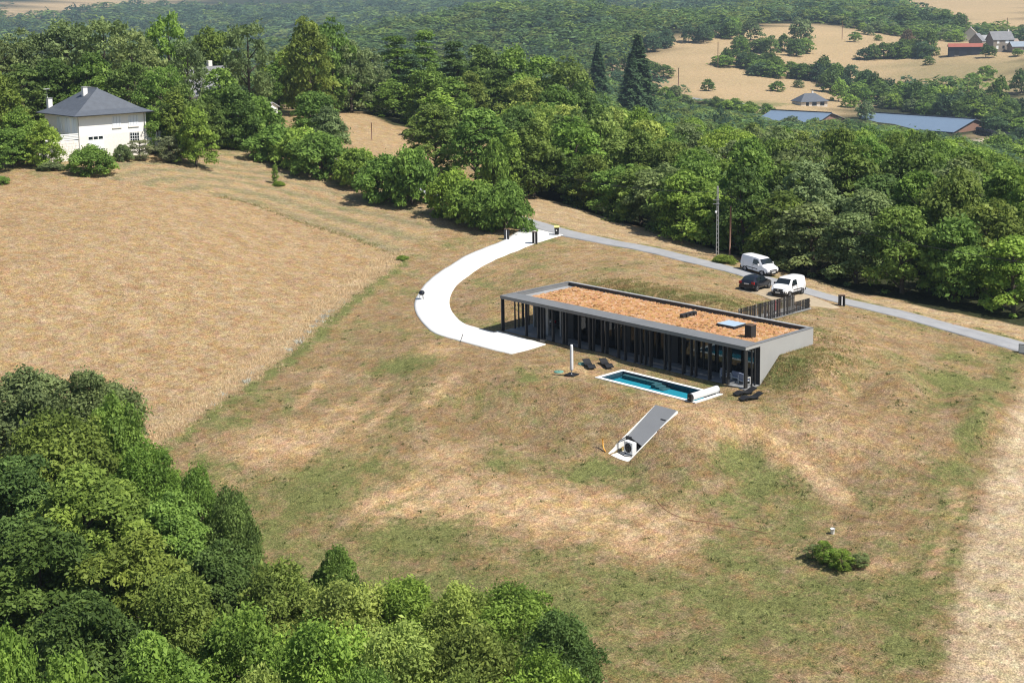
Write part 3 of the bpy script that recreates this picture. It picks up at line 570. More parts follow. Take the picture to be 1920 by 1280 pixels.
MB().box(-.62, .62, -.33, .33, .18, .24).box(-.65, -.58, -.33, .33, 0, .5).box(.58, .65, -.33, .33, 0, .5).build('frame', M['white_paint'], sofa)
MB().box(-.56, .56, -.31, .2, .243, .42).build('seat', M['fabric_blue'], sofa); MB().box(-.56, .56, .14, .31, .423, .74).build('backrest', M['fabric_blue'], sofa)
st = empty('stone_planter', (6.25, -.42, -.06), .3, 'small pale stone planter at the tip of the driveway by the terrace', 'planter')
pb = MB(); pb.prism([(-.26, -.2), (.26, -.22), (.28, .2), (-.24, .22)], 0, .38).build('block', mat('pale_stone', (.42, .38, .30), .9, .2, 5), st); MB().prism([(-.2, -.15), (.2, -.15), (.2, .15), (-.2, .15)], .381, .43).build('soil', M['bark'], st)
dt = empty('dining_table', (24.2, 4.7, 0), 0, 'wooden dining table seen through the glass behind the terrace', 'table')
MB().box(-1.1, 1.1, -.5, .5, .70, .76).build('top', mat('oak', (.42, .27, .13), .6, .15, 4), dt)
for x in (-1, 1):
    for y in (-.42, .42): MB().box(x-.04, x+.04, y-.04, y+.04, 0, .699).build('leg', M['dark_metal'], dt)
wc = empty('sunpatch_shelf', (25.6, 6.7, 0), 0, 'added pale shelf unit standing in for the sunlit patch behind the glass', 'shelf')  # shelf added to stand in for a bright sun patch indoors
MB().box(-.9, .9, -.16, .16, .0, .08).box(-.9, -.85, -.16, .16, .081, 2.2).box(.85, .9, -.16, .16, .081, 2.2).build('carcass', M['white_paint'], wc)
for k in range(4): MB().box(-.849, .849, -.15, .15, .5+k*.5, .54+k*.5).build('shelf_board', M['white_paint'], wc)
for a, b_, h_, lab in ((12.6, 3.6, 1.1, 'pale globe floor lamp behind the glass near the middle of the house'), (16.6, 3.5, 1.25, 'pale globe floor lamp behind the glass above the pool steps')):
    q = empty('floor_lamp', (a, b_, 0), 0, lab, 'lamp'); MB().lathe([(.16, 0), (.16, .03), (.02, .05), (.02, h_-.2)], 10).build('stand', M['dark_metal'], q); MB().lathe([(.02, h_-.22), (.17, h_-.1), (.2, h_+.04), (.13, h_+.18), (.01, h_+.22)], 12).build('shade', M['white_paint'], q)

# ------------------------------------------------------------------ slat fence along the entrance path
def slat_fence(name, b0, b1, base, top, label, mats, a=20.76):
    t = empty(name, (a, b0, base), 0, label, 'fence'); b = 0; L = b1-b0; i = 0
    MB().box(-.05, .09, 0, L, -.15, .05).build('kerb', M['concrete'], t)
    MB().box(.035, .06, 0, L, .3, .36).box(.035, .06, 0, L, top-base-.3, top-base-.24).build('rail', M['dark_metal'], t)
    while b < L-.06:
        wd = R.choice((.05, .06, .09, .12)); MB().box(-.02, .03, b, b+wd, .052, top-base+R.uniform(-.01, .01)).build('slat', R.choice(mats), t); b += wd+R.choice((.06, .08, .11)); i += 1
sl = [M['dark_metal'], M['dark_metal'], M['post_metal'], mat('slat_grey', (.22, .21, .20), .6), mat('slat_brown', (.10, .075, .06), .7)]
slat_fence('slat_fence', HW+.5, 18.25, 1.98, 3.75, 'tall dark vertical slat fence running from the house roof towards the vans', sl)
slat_fence('slat_fence', 18.35, 20.95, 1.98, 2.98, 'short low vertical slat fence section at the parking end', sl, 20.62)
bar = empty('barrier_board', (19.2, 17.3, 1.96), 1.5, 'red and white striped board standing behind the slat fence', 'board')
for k in range(6): MB().box(-.9+k*.3, -.6+k*.3, -.02, .02, .15, 1.1).build('stripe', mat('sign_red', (.55, .06, .07), .6) if k % 2 else M['white_paint'], bar)
MB().box(-.85, -.8, .022, .06, 0, 1.1).box(.8, .85, .022, .06, 0, 1.1).build('leg', M['dark_metal'], bar)

# ------------------------------------------------------------------ pool and what stands round it
pool = empty('swimming_pool', (0, 0, 0), 0, 'long narrow turquoise swimming pool with pale stone edge', 'swimming pool')
p0, p1, q0, q1 = POOL; cw_ = .36; ZC = -.035
k = 0
def coping_run(x0, x1, y0, y1, along_x, n_):
    for i in range(n_):
        if along_x: a_, b_ = x0+(x1-x0)*i/n_, x0+(x1-x0)*(i+1)/n_; MB().box(a_+.004, b_-.004, y0, y1, -.30, ZC+R.uniform(-.003, .003)).build('coping_stone', M['coping'], pool)
        else: a_, b_ = y0+(y1-y0)*i/n_, y0+(y1-y0)*(i+1)/n_; MB().box(x0, x1, a_+.004, b_-.004, -.30, ZC+R.uniform(-.003, .003)).build('coping_stone', M['coping'], pool)
coping_run(p0, p1, q0, q0+cw_, True, 14); coping_run(p0, p1, q1-cw_, q1, True, 14); coping_run(p0, p0+cw_, q0+cw_, q1-cw_, False, 4); coping_run(p1-cw_, p1, q0+cw_, q1-cw_, False, 4)
ix0, ix1, iy0, iy1 = p0+cw_, p1-cw_, q0+cw_, q1-cw_
M['pool_lining'] = mat('pool_lining', (.045, .42, .56), .7, .05, 1); M['pool_wall_shaded'] = mat('pool_wall_shaded', (.035, .085, .13), .7)  # wall blue is darker: shade on the basin walls put into the colour
zf = -.55
MB().quad((ix0, iy0, zf), (ix1, iy0, zf), (ix1, iy1, zf), (ix0, iy1, zf)).build('basin_floor', M['pool_lining'], pool)
MB().quad((ix0+.002, iy1-.004, zf), (ix1-.002, iy1-.004, zf), (ix1-.002, iy1-.004, -.05), (ix0+.002, iy1-.004, -.05)).quad((ix0+.004, iy0, zf), (ix0+.004, iy1, zf), (ix0+.004, iy1, -.05), (ix0+.004, iy0, -.05)).quad((ix1-.004, iy1, zf), (ix1-.004, iy0, zf), (ix1-.004, iy0, -.05), (ix1-.004, iy1, -.05)).quad((ix1-.002, iy0+.004, zf), (ix0+.002, iy0+.004, zf), (ix0+.002, iy0+.004, -.05), (ix1-.002, iy0+.004, -.05)).build('basin_wall', M['pool_wall_shaded'], pool)
M['step'] = mat('pool_step', (.11, .19, .22), .7)
MB().box(ix0+.3, ix0+4.0, iy1-.42, iy1-.01, zf, -.24).build('bench', M['step'], pool)
for i in range(3): MB().box(ix0+4.003+i*.45, ix0+4.45+i*.45, iy1-.95, iy1-.01, zf+.001, -.24-i*.12).build('step', M['step'], pool)
def water_mat():
    m, t, n, l, b = node_mat('water'); n.remove(b)
    tr = n.new('ShaderNodeBsdfTransparent'); tr.inputs[0].default_value = (.72, .95, .97, 1); gl = n.new('ShaderNodeBsdfGlossy'); gl.inputs['Roughness'].default_value = .03
    nz = n.new('ShaderNodeTexNoise'); nz.inputs['Scale'].default_value = 2.5; bp = n.new('ShaderNodeBump'); bp.inputs['Strength'].default_value = .06; tc = n.new('ShaderNodeTexCoord')
    l.new(tc.outputs['Object'], nz.inputs['Vector']); l.new(nz.outputs['Fac'], bp.inputs['Height']); l.new(bp.outputs[0], gl.inputs['Normal'])
    fr = n.new('ShaderNodeFresnel'); fr.inputs['IOR'].default_value = 1.33; l.new(bp.outputs[0], fr.inputs['Normal'])
    mx = n.new('ShaderNodeMixShader'); l.new(fr.outputs[0], mx.inputs[0]); l.new(tr.outputs[0], mx.inputs[1]); l.new(gl.outputs[0], mx.inputs[2]); l.new(mx.outputs[0], n['Material Output'].inputs[0])
    return m
MB().quad((ix0+.006, iy0+.006, -.15), (ix1-.006, iy0+.006, -.15), (ix1-.006, iy1-.006, -.15), (ix0+.006, iy1-.006, -.15)).build('water', water_mat(), pool)

rl = empty('cover_roller', (27.98, -3.9, ZC), 0, 'white rolled pool cover on its drum at the right end of the pool', 'pool cover')
r_ = MB(); r_.tube([(0, y, .33) for y in np.linspace(-1.62, 1.62, 10)], [.285, .29, .285, .288, .285, .29, .286, .285, .289, .285], 18); r_.build('roll', mat('cover_white', (.66, .67, .67), .45, .04, 3), rl)
for y in (-1.72, 1.66): MB().box(-.2, .2, y, y+.06, 0, .5).build('bracket', M['dark_metal'], rl)
MB().box(-.2, .2, -1.85, -1.725, .03, .6).build('motor_box', M['black_plastic'], rl); MB().box(-.03, .03, -1.95, 1.72, .27, .33).build('axle', M['rim'], rl)

def wave_lounger(loc, rz, label):
    t = empty('sun_lounger', loc, rz, label, 'sun lounger', 'wavy black sun loungers beside the pool')
    prof = [(-1.0, .16), (-.8, .22), (-.6, .29), (-.4, .31), (-.2, .27), (0, .21), (.2, .20), (.4, .25), (.6, .34), (.8, .43), (.95, .48)]
    P = spline([np.array(p) for p in prof], .07); n = len(P); V = []; w_ = .33
    for x, z in P: V += [(x, -w_, z), (x, w_, z), (x, w_, z-.06), (x, -w_, z-.06)]
    F = [(0, 1, 2, 3), tuple((n-1)*4+i for i in (3, 2, 1, 0))]
    for i in range(n-1):
        for k in range(4): F.append((i*4+k, i*4+(k+1) % 4, i*4+4+(k+1) % 4, i*4+4+k))
    mb = MB(); mb.add(V, [f[::-1] for f in F]); mb.build('shell', M['black_plastic'], t)
    MB().box(-.62, -.5, -.28, .28, 0, .22).build('foot', M['black_plastic'], t); MB().box(.38, .5, -.28, .28, 0, .18).build('foot', M['black_plastic'], t)
d1 = math.atan2(.48, -.88)
for (a, b), rz, lab in (((15.0, -3.5), d1, 'wavy black sun lounger nearer the closed parasol'), ((15.9, -2.3), d1+.05, 'wavy black sun lounger next to the far corner of the pool'), ((29.75, -.95), 1.28, 'wavy black sun lounger close to the house corner, rear one of the pair'), ((30.95, -1.75), 1.24, 'wavy black sun lounger on the open lawn, front one of the pair')):
    wave_lounger((a, b, gz(a, b)+.02), rz, lab)
ps = empty('closed_parasol', (15.67, -6.33, gz(15.67, -6.33)), .2, 'closed grey parasol standing upright on a black base left of the pool', 'parasol')
MB().lathe([(.01, 2.66), (.10, 2.65), (.125, 2.55), (.14, 2.2), (.15, 1.2), (.145, .55), (.12, .42), (.02, .41)], 8).build('canopy', M['fabric_grey'], ps)
MB().tube([(0, 0, .1), (0, 0, .45)], .035, 8).build('pole', M['rim'], ps)
for i in range(4): a = i*math.pi/2; MB().box(.03, .46, .03, .46, 0, .12, 0).build('base_weight', M['black_plastic'], ps).rotation_euler = (0, 0, a)
for (a, b), lab in (((13.9, -6.1), 'small pale green cover lying on the grass left of the parasol'), ((13.95, -3.2), 'small pale green cover on the grass behind the left lounger')):
    q = empty('green_cover', (a, b, gz(a, b)), .4, lab, 'cover', 'pale green covers on the lawn'); MB().lathe([(.44, 0), (.42, .05), (.3, .09), (.01, .1)], 12).build('lid', mat('pale_green', (.16, .34, .26), .7, .1, 4), q); MB().box(-.06, .06, -.02, .02, .1, .13).build('handle', M['dark_metal'], q)

# ------------------------------------------------------------------ plant-room pit cut into the slope
pit = empty('plant_room_pit', (0, 0, 0), 0, 'concrete pit in the slope below the pool, half covered by a grey metal lid', 'pit')
b0_, b1_, c0_, c1_ = BUNK
zt = lambda p: float(np.interp(p[1], [c0_, c0_+.7, c1_], [-2.72, -2.68, -.10]))+.05
M['pit_white'] = mat('pit_white', (.70, .69, .65), .85, .06, 1.5)
MB().prism([(b0_-.09, c0_), (b0_, c0_), (b0_, c1_), (b0_-.09, c1_)], -3.1, zt).build('side_wall', M['pit_white'], pit)
MB().prism([(b1_, c0_), (b1_+.09, c0_), (b1_+.09, c1_), (b1_, c1_)], -3.1, zt).build('side_wall', M['pit_white'], pit)
MB().prism([(b0_-.09, c1_+.003), (b1_+.09, c1_+.003), (b1_+.09, c1_+.1), (b0_-.09, c1_+.1)], -3.1, -.06).build('back_wall', M['pit_white'], pit)
MB().box(b0_, b1_, c0_-.25, c1_-.001, -3.1, -2.78).build('floor', M['pit_white'], pit)
zl = lambda p: zt(p)+.035
lid = MB().prism([(b0_-.02, c0_+2.35), (b1_+.02, c0_+1.75), (b1_+.02, c1_+.02), (b0_-.02, c1_+.02)], lambda p: zl(p)-.03, lambda p: zl(p)+.03).build('lid', mat('lid_grey', (.27, .275, .28), .55, .04, 1), pit)
MB().prism([(b0_+1.5, c1_-1.15), (b0_+2.0, c1_-1.15), (b0_+2.0, c1_-1.1), (b0_+1.5, c1_-1.1)], lambda p: zl(p)+.031, lambda p: zl(p)+.08).build('handle', M['dark_metal'], lid)
MB().prism([(b0_-.08, c0_+2.1), (b0_+.55, c0_+2.1), (b0_+.55, c0_+2.2), (b0_-.08, c0_+2.2)], lambda p: zl(p)-.55, lambda p: zl(p)+.12).build('flap', M['dark_metal'], pit)
hp = empty('heat_pump', (b0_+.95, c0_+1.55, -2.78), -.12, 'pale heat pump with round black fan inside the plant-room pit', 'heat pump')
MB().box(-.48, .48, -.2, .2, .08, .98).build('casing', M['white_paint'], hp)
fan = MB(); fan.tube([(0, -.245, .53), (0, -.203, .53)], [.36, .36], 20); fo = fan.build('fan_guard', M['black_plastic'], hp)
for k in range(5): a = k*1.2566; MB().tube([(0, -.255, .53), (.33*math.cos(a), -.255, .53+.33*math.sin(a))], [.02, .035], 5).build('fan_blade', M['post_metal'], fo)
for x in (-.35, .35): MB().box(x-.05, x+.05, -.22, .22, 0, .079).build('foot', M['dark_metal'], hp)
gd = empty('pit_guard_frame', (b0_+.08, c0_+1.15, -2.78), -.12, 'dark tube frame standing round the heat pump', 'frame')
MB().tube([(0, .9, 1.1), (0, .2, .95), (0, 0, .8), (0, 0, .03), (.95, -.15, .03), (1.6, .25, .03)], .035, 6).build('tube', M['dark_metal'], gd)
oh = empty('orange_duct', (b0_-.45, c0_+.1, gz(b0_-.45, c0_+.1)), 0, 'orange corrugated duct bending out of the grass beside the pit', 'duct')
MB().tube([(.35, -.15, -.02), (.12, -.1, .12), (-.05, 0, .35), (-.14, .05, .62), (-.16, .08, .85)], [.05, .055, .055, .05, .045], 8).build('hose', mat('orange', (.75, .36, .06), .6), oh)

# ------------------------------------------------------------------ gate pillars, bins, small things along the drive
def pillar(px, py, h, label, name='gate_pillar', cat='pillar', rz=0.0, group='dark slotted gate pillars', w_=.62):
    p = hit(px, py); t = empty(name, p, rz, label, cat, group); s_ = w_/2
    for x in (-s_, s_-.13): MB().box(x, x+.13, -s_*.8, s_*.8, -.1, h).build('post', M['dark_metal'], t)
    MB().box(-s_, s_, -s_*.8, s_*.8, h+.002, h+.05).build('cap', M['wood_brown'], t); MB().box(-.06, .06, -s_*.82, -s_*.7, .05, h-.04).build('light_strip', M['fabric_grey'], t)
    MB().box(-s_+.131, s_-.131, s_*.5, s_*.78, -.1, h-.01).build('back_panel', M['post_metal'], t)
pillar(950, 449, 1.25, 'dark slotted gate pillar on the grass side of the driveway mouth', rz=.75); pillar(1003, 457, 1.4, 'dark slotted gate pillar on the near edge of the driveway mouth', rz=.75)
pillar(1578, 573, 1.0, 'dark slotted letterbox pillar beside the lane, right of the vans', 'letterbox_pillar', rz=.75, group=None, w_=.6)
p = hit(1044, 441); t = empty('wheelie_bin', p+np.array([0, 0, .05]), .75, 'black wheelie bin with yellow lid where the driveway meets the lane', 'bin')
bn_ = MB(); bn_.add([(-.22, -.25, 0), (.22, -.25, 0), (.22, .25, 0), (-.22, .25, 0), (-.29, -.34, .92), (.29, -.34, .92), (.29, .34, .92), (-.29, .34, .92)], [(3, 2, 1, 0), (4, 5, 6, 7), (0, 1, 5, 4), (1, 2, 6, 5), (2, 3, 7, 6), (3, 0, 4, 7)]); bn_.build('body', M['black_plastic'], t)
MB().prism([(-.32, -.37), (.32, -.37), (.32, .38), (-.32, .38)], .922, lambda q: 1.0+.06*(q[1] > 0)).build('lid', mat('bin_yellow', (.78, .68, .25), .6), t)
for x in (-.22, .22): MB().tube([(x-.03, .27, .1), (x+.03, .27, .1)], .1, 12).build('wheel', M['tyre'], t)
MB().box(-.1, .05, -.325, -.30, .5, .66).build('sticker', M['white_paint'], t)
p = hit(791, 562); t = empty('kettle_barbecue', p+np.array([0, 0, .06]), 0, 'round black kettle barbecue standing on the outer bend of the driveway', 'barbecue')
MB().lathe([(.02, .42), (.2, .46), (.3, .58), (.32, .68)], 16).build('bowl', M['black_plastic'], t); MB().lathe([(.325, .683), (.3, .8), (.18, .9), (.02, .94)], 16).build('lid', M['car_black'], t)
for k in range(3): a = k*2.094; MB().tube([(.2*math.cos(a), .2*math.sin(a), .5), (.32*math.cos(a), .32*math.sin(a), 0)], .02, 6).build('leg', M['dark_metal'], t)
p = hit(863, 641); t = empty('iron_stake', p, 0, 'thin dark stake leaning at the lower edge of the driveway', 'stake')
MB().tube([(0, 0, 0), (.15, .22, .75)], .03, 6).build('rod', M['dark_metal'], t); MB().lathe([(.06, 0), (.05, .04), (.03, .05)], 8).build('collar', M['dark_metal'], t)
p = hit(1917, 662); t = empty('meter_box', p, .3, 'small pale concrete meter box beside the lane at the right edge', 'meter box')
MB().box(-.3, .3, -.2, .2, -.1, .85).build('cabinet', M['concrete'], t); MB().box(-.24, .24, -.215, -.202, .1, .75).build('door', M['fabric_grey'], t)
p = hit(1561, 1000); t = empty('white_bucket', p, .2, 'small white bucket standing behind the weedy shrub', 'bucket')
MB().lathe([(.12, 0), (.16, .34), (.17, .35), (.15, .34), (.11, .03), (.0, .03)], 12).build('body', M['white_paint'], t); MB().tube([(-.16, 0, .33), (-.1, 0, .46), (.1, 0, .46), (.16, 0, .33)], .012, 5).build('handle', M['dark_metal'], t)
cb = spline([np.append(q[:2], q[2]+.03) for q in hits([(1228, 935), (1250, 958), (1290, 975), (1340, 983), (1400, 993), (1440, 1001)])], .5)
cb[:, 2] = height(cb)+.03
tag(MB().tube(cb, .014, 5).build('red_cable', mat('red_cable', (.38, .14, .09), .7)), 'thin dark red cable lying across the slope below the pit', 'cable')
# ------------------------------------------------------------------ vehicles (x forward from rear 0 to front L, built as lofts)
def loft(st, n_side=5):
    """st: stations (x, z_low, z_belt, z_top, w_low, w_belt, w_top, crown)"""
    V = []; F = []; ring = None
    for (x, zl, zb, zt, wl, wb, wt, cr) in st:
        half = [(wl*.86, zl), (wl, zl+.1), (wb, (zl+zb)/2+.05), (wb, zb), (wt+(wb-wt)*.22, zb+(zt-zb)*.66), (wt*.93, zt-.035), (wt*.6, zt+cr*.7), (0, zt+cr)]
        pts = [(x, -w, z) for w, z in half]+[(x, w, z) for w, z in half[-2::-1]]
        V += pts; ring = len(pts)
    for i in range(len(st)-1):
        for k in range(ring):
            a, b = i*ring+k, i*ring+(k+1) % ring; F.append((a, a+ring, b+ring, b))
    F.append(tuple(range(ring))); F.append(tuple((len(st)-1)*ring+k for k in range(ring))[::-1])
    me = bpy.data.meshes.new('body'); me.from_pydata(V, [], F); me.polygons.foreach_set('use_smooth', [True]*len(F)); me.update(); me.set_sharp_from_angle(angle=math.radians(32))
    return me
def wheel(t, x, y, r, w_, rimmat):
    s_ = 1 if y > 0 else -1
    wh = MB().tube([(x, y-w_/2*s_, r), (x, y-w_*.4*s_, r), (x, y+w_*.35*s_, r), (x, y+w_/2*s_, r)], [r*.9, r, r, r*.9], 20).build('wheel', M['tyre'], t)
    MB().tube([(x, y+w_*.45*s_, r), (x, y+w_*.53*s_, r)], [r*.66, r*.6], 16).build('rim', rimmat, wh)
    sp_ = MB()
    for k in range(5): a = k*1.2566; sp_.tube([(x+.06*math.cos(a), y+w_*.545*s_, r+.06*math.sin(a)), (x+r*.52*math.cos(a), y+w_*.535*s_, r+r*.52*math.sin(a))], [.03, .045], 4)
    sp_.build('spokes', M['dark_metal'] if rimmat is not M['white_paint'] else M['rim'], wh)
    return wh
def arch(t, x, y, r):
    s_ = 1 if y > 0 else -1
    MB().tube([(x, y-.02*s_, r*.95), (x, y+.012*s_, r*.95)], [r*1.22, r*1.22], 20).build('wheel_arch', M['black_plastic'], t)
def quadpart(t, name, pts, m, parent=None, th=.012):
    p = [Vector(q) for q in pts]; nrm = (p[1]-p[0]).cross(p[-1]-p[0]).normalized()*th
    mb = MB(); k = len(p); mb.add([tuple(q+nrm) for q in p]+[tuple(q-nrm) for q in p], [tuple(range(k)), tuple(range(2*k-1, k-1, -1))]+[(i, i+k, (i+1) % k+k, (i+1) % k) for i in range(k)]); return mb.build(name, m, parent or t)
def place_vehicle(t, rear_px=None, xy=None, heading=0.0, lift=.05):
    t.rotation_euler = (0, 0, heading)
def van(label, base, heading, trim_dark, L=4.28):
    t = empty('white_van', base, heading, label, 'van'); o = -L/2
    st = [(0.0, .42, .95, 1.66, .72, .76, .62, .02), (.04, .36, 1.0, 1.74, .80, .86, .70, .03), (.25, .30, 1.02, 1.79, .86, .915, .76, .04), (1.6, .28, 1.02, 1.80, .87, .915, .77, .045), (2.55, .28, 1.02, 1.77, .87, .915, .75, .045), (2.85, .28, 1.02, 1.70, .87, .91, .73, .04),
          (3.42, .28, .98, 1.17, .87, .905, .80, .03), (3.60, .28, .95, 1.07, .86, .90, .80, .03), (4.02, .28, .86, .96, .82, .86, .72, .02), (4.2, .30, .72, .80, .74, .78, .60, .01), (L, .36, .62, .66, .60, .64, .45, 0)]
    body = obj('body', loft([(x+o, *r) for x, *r in st]), M['van_white'], t)
    quadpart(t, 'windscreen', [(2.93+o, -.66, 1.66), (3.40+o, -.74, 1.2), (3.40+o, .74, 1.2), (2.93+o, .66, 1.66)], M['car_glass'], None, .03)
    for s_ in (-1, 1):
        g = [(2.0+o, s_*.915, 1.07), (2.98+o, s_*.905, 1.05), (3.10+o, s_*.895, 1.12), (2.72+o, s_*.80, 1.58), (2.05+o, s_*.80, 1.60)]
        quadpart(t, 'side_window', g if s_ > 0 else g[::-1], M['car_glass'], None, .018)
        MB().box(.95+o, 2.75+o, s_*.905-.015, s_*.905+.022, .58, .66).build('side_moulding', M['black_plastic'] if not trim_dark else M['post_metal'], t)
        if trim_dark: MB().box(.98+o, 3.02+o, s_*.885-.02, s_*.885+.03, .30, .42).build('sill', M['black_plastic'], t)
        mi = MB().box(2.95+o, 3.1+o, min(s_*.93, s_*1.1), max(s_*.93, s_*1.1), 1.05, 1.24).build('mirror', M['black_plastic'] if trim_dark else M['van_white'], t)
        for x in (.78, 3.45): arch(t, x+o, s_*.875, .33); wheel(t, x+o, s_*.80, .315, .20, M['rim'])
        quadpart(t, 'headlight', [(4.0+o, s_*.80, .93), (4.16+o, s_*.70, .74), (4.2+o, s_*.45, .76), (4.06+o, s_*.52, .93)][::s_], M['clear_light'], None, .03)
        MB().box(-.02+o, .05+o, min(s_*.62, s_*.75), max(s_*.62, s_*.75), .9, 1.5).build('tail_light', M['red_light'], t)
        pl_ = MB().box(.5+o, .515+o, s_*.912-.01, s_*.912+.012, .45, 1.0).box(1.95+o, 1.965+o, s_*.912-.01, s_*.912+.012, .35, 1.02).build('door_gap', M['post_metal'], t)
        MB().box(2.06+o, 2.2+o, s_*.905, s_*.905+.03*s_, .96, 1.0).build('door_handle', M['black_plastic'], t) if s_ > 0 else MB().box(2.06+o, 2.2+o, s_*.905-.03, s_*.905, .96, 1.0).build('door_handle', M['black_plastic'], t)
    fb = MB(); fb.prism([(4.05+o, -.84), (4.24+o, -.72), (4.33+o, -.4), (4.33+o, .4), (4.24+o, .72), (4.05+o, .84)], .26, .60 if trim_dark else .56); fb.build('front_bumper', M['black_plastic'], t)
    MB().box(-.06+o, .06+o, -.84, .84, .30, .56).build('rear_bumper', M['black_plastic'], t)
    gr = MB().box(4.2+o, 4.30+o, -.5, .5, .62, .72 if not trim_dark else .80).build('grille', M['dark_metal'], t)
    em = MB(); em.prism([(4.305+o, -.06), (4.32+o, -.0), (4.305+o, .06), (4.3+o, 0)], .62, .78); em.build('emblem', M['rim'], gr)
    MB().box(4.332+o, 4.345+o, -.26, .26, .38, .49).build('number_plate', M['plate'], t)
    return t
def hatch(name, label, base, heading, L=4.2):
    t = empty(name, base, heading, label, 'car'); o = -L/2
    st = [(0.0, .5, .72, .86, .66, .72, .58, .0), (.06, .38, .86, .98, .78, .82, .66, .01), (.2, .30, .92, 1.08, .84, .87, .66, .02), (.75, .26, .93, 1.40, .86, .885, .60, .03), (1.4, .25, .92, 1.46, .86, .885, .61, .035), (2.1, .25, .90, 1.43, .86, .885, .60, .035), (2.95, .25, .88, 1.04, .86, .88, .70, .03), (3.3, .25, .84, .94, .85, .865, .70, .02), (3.9, .27, .72, .80, .80, .82, .6, .01), (L, .36, .58, .62, .6, .64, .4, 0)]
    obj('body', loft([(x+o, *r) for x, *r in st]), M['car_black'], t)
    quadpart(t, 'windscreen', [(2.2+o, -.56, 1.38), (2.9+o, -.66, 1.08), (2.9+o, .66, 1.08), (2.2+o, .56, 1.38)], M['car_glass'], None, .035)
    quadpart(t, 'rear_window', [(.26+o, -.62, 1.10), (.70+o, -.54, 1.38), (.70+o, .54, 1.38), (.26+o, .62, 1.10)][::-1], M['car_glass'], None, .035)
    for s_ in (-1, 1):
        for g in ([(.62+o, s_*.85, .98), (1.5+o, s_*.86, .96), (1.48+o, s_*.68, 1.36), (.9+o, s_*.68, 1.34)], [(1.56+o, s_*.86, .96), (2.72+o, s_*.84, .96), (2.15+o, s_*.68, 1.34), (1.54+o, s_*.68, 1.37)]):
            quadpart(t, 'side_window', g if s_ > 0 else g[::-1], M['car_glass'], None, .02)
        for x in (.72, 3.35): arch(t, x+o, s_*.85, .32); wheel(t, x+o, s_*.78, .31, .2, M['rim'])
        MB().box(.0+o, .16+o, min(s_*.52, s_*.845), max(s_*.52, s_*.845), .72, .96).build('tail_light', M['red_light'], t)
        MB().box(3.95+o, 4.1+o, min(s_*.45, s_*.72), max(s_*.45, s_*.72), .6, .74).build('headlight', M['clear_light'], t)
        MB().box(2.5+o, 2.64+o, min(s_*.88, s_*1.0), max(s_*.88, s_*1.0), .95, 1.08).build('mirror', M['car_black'], t)
    MB().box(-.05+o, .1+o, -.8, .8, .34, .60).build('rear_bumper', M['black_plastic'], t); MB().box(-.012+o, -.0+o, -.26, .26, .70, .80).build('number_plate', M['plate'], t)
    return t
def on_ground(x, y, lift=.05): return (x, y, gz(x, y)+lift)
def dirw(P, Q): d = np.asarray(Q)[:2]-np.asarray(P)[:2]; return math.atan2(d[1], d[0])
# heading: front wheel minus rear wheel, on the sloping lane
def settle(t, x, y, heading, wb=2.68, lift=.05):
    d = np.array([math.cos(heading), math.sin(heading)]); f_ = gz(*(np.array([x, y])+d*wb/2)); r__ = gz(*(np.array([x, y])-d*wb/2))
    t.location = (x, y, (f_+r__)/2+lift); t.rotation_euler = (0, -math.atan2(f_-r__, wb), heading)
P1r, P1f = hit(1404, 510), hit(1440, 518)
h1 = dirw(road_c[np.argmin(np.hypot(*(road_c-P1f[:2]).T))], road_c[max(0, np.argmin(np.hypot(*(road_c-P1f[:2]).T))-4)])
c1 = (P1r+P1f)[:2]/2+h2(.25, .75)
settle(van('white panel van with thin dark side strip, parked on the lane verge', (0, 0, 0), 0, False), c1[0], c1[1], h1)
P2 = hit(1462, 558); hv2 = math.atan2(*(h2(-.62, -.78)[::-1]))
c2 = P2[:2]+h2(1.15, 1.75)
settle(van('white panel van with black front bumper beside the dark hatchback', (0, 0, 0), 0, True), c2[0], c2[1], hv2)
P3 = hit(1421, 548); hv3 = math.atan2(*(h2(.60, .80)[::-1])); c3 = P3[:2]+h2(.1, 1.75)
settle(hatch('dark_hatchback', 'dark blue black hatchback parked tail first towards the house', (0, 0, 0), 0), c3[0], c3[1], hv3)
q = hatch('dark_hatchback', 'dark hatchback standing in the shade of the carport', (2.75, 5.9, 0.003), math.pi/2)

# ------------------------------------------------------------------ utility poles and cables
def concrete_pole(px, py, h, label):
    p = hit(px, py); t = empty('concrete_pole', p, .75, label, 'utility pole')
    m_ = mat('pole_concrete', (.42, .42, .40), .9, .1, 3)
    for x in (-.13, .13): MB().add([(x-.045, -.13, -.2), (x+.045, -.13, -.2), (x+.045, .13, -.2), (x-.045, .13, -.2), (x*.5-.04, -.09, h), (x*.5+.04, -.09, h), (x*.5+.04, .09, h), (x*.5-.04, .09, h)], [(3, 2, 1, 0), (4, 5, 6, 7), (0, 1, 5, 4), (1, 2, 6, 5), (2, 3, 7, 6), (3, 0, 4, 7)]).build('rail', m_, t)
    k = .5
    while k < h-.1:
        w_ = .085*(1-k/h*.55); MB().box(-w_, w_, -.075, .075, k, k+.16).build('rung', m_, t); k += .52
    MB().box(-.1, .1, -.1, .1, h+.001, h+.1).build('cap', m_, t)
    for z in (h-1.5, h-1.95):
        MB().box(-.55, .2, -.16, -.11, z, z+.07).build('bracket', M['rim'], t)
    ins = MB(); ins.lathe([(.09, 0), (.11, .1), (.09, .22), (.02, .25)], 10, (-.22, -.12, h-2.95)); ins.build('insulator', M['white_paint'], t)
    return p
pA = concrete_pole(1345, 481, 8.0, 'tall ladder-like concrete utility pole on the verge beside the brown pole')
pB = concrete_pole(843, 322, 6.0, 'tall pale concrete utility pole rising above the roadside hedge')
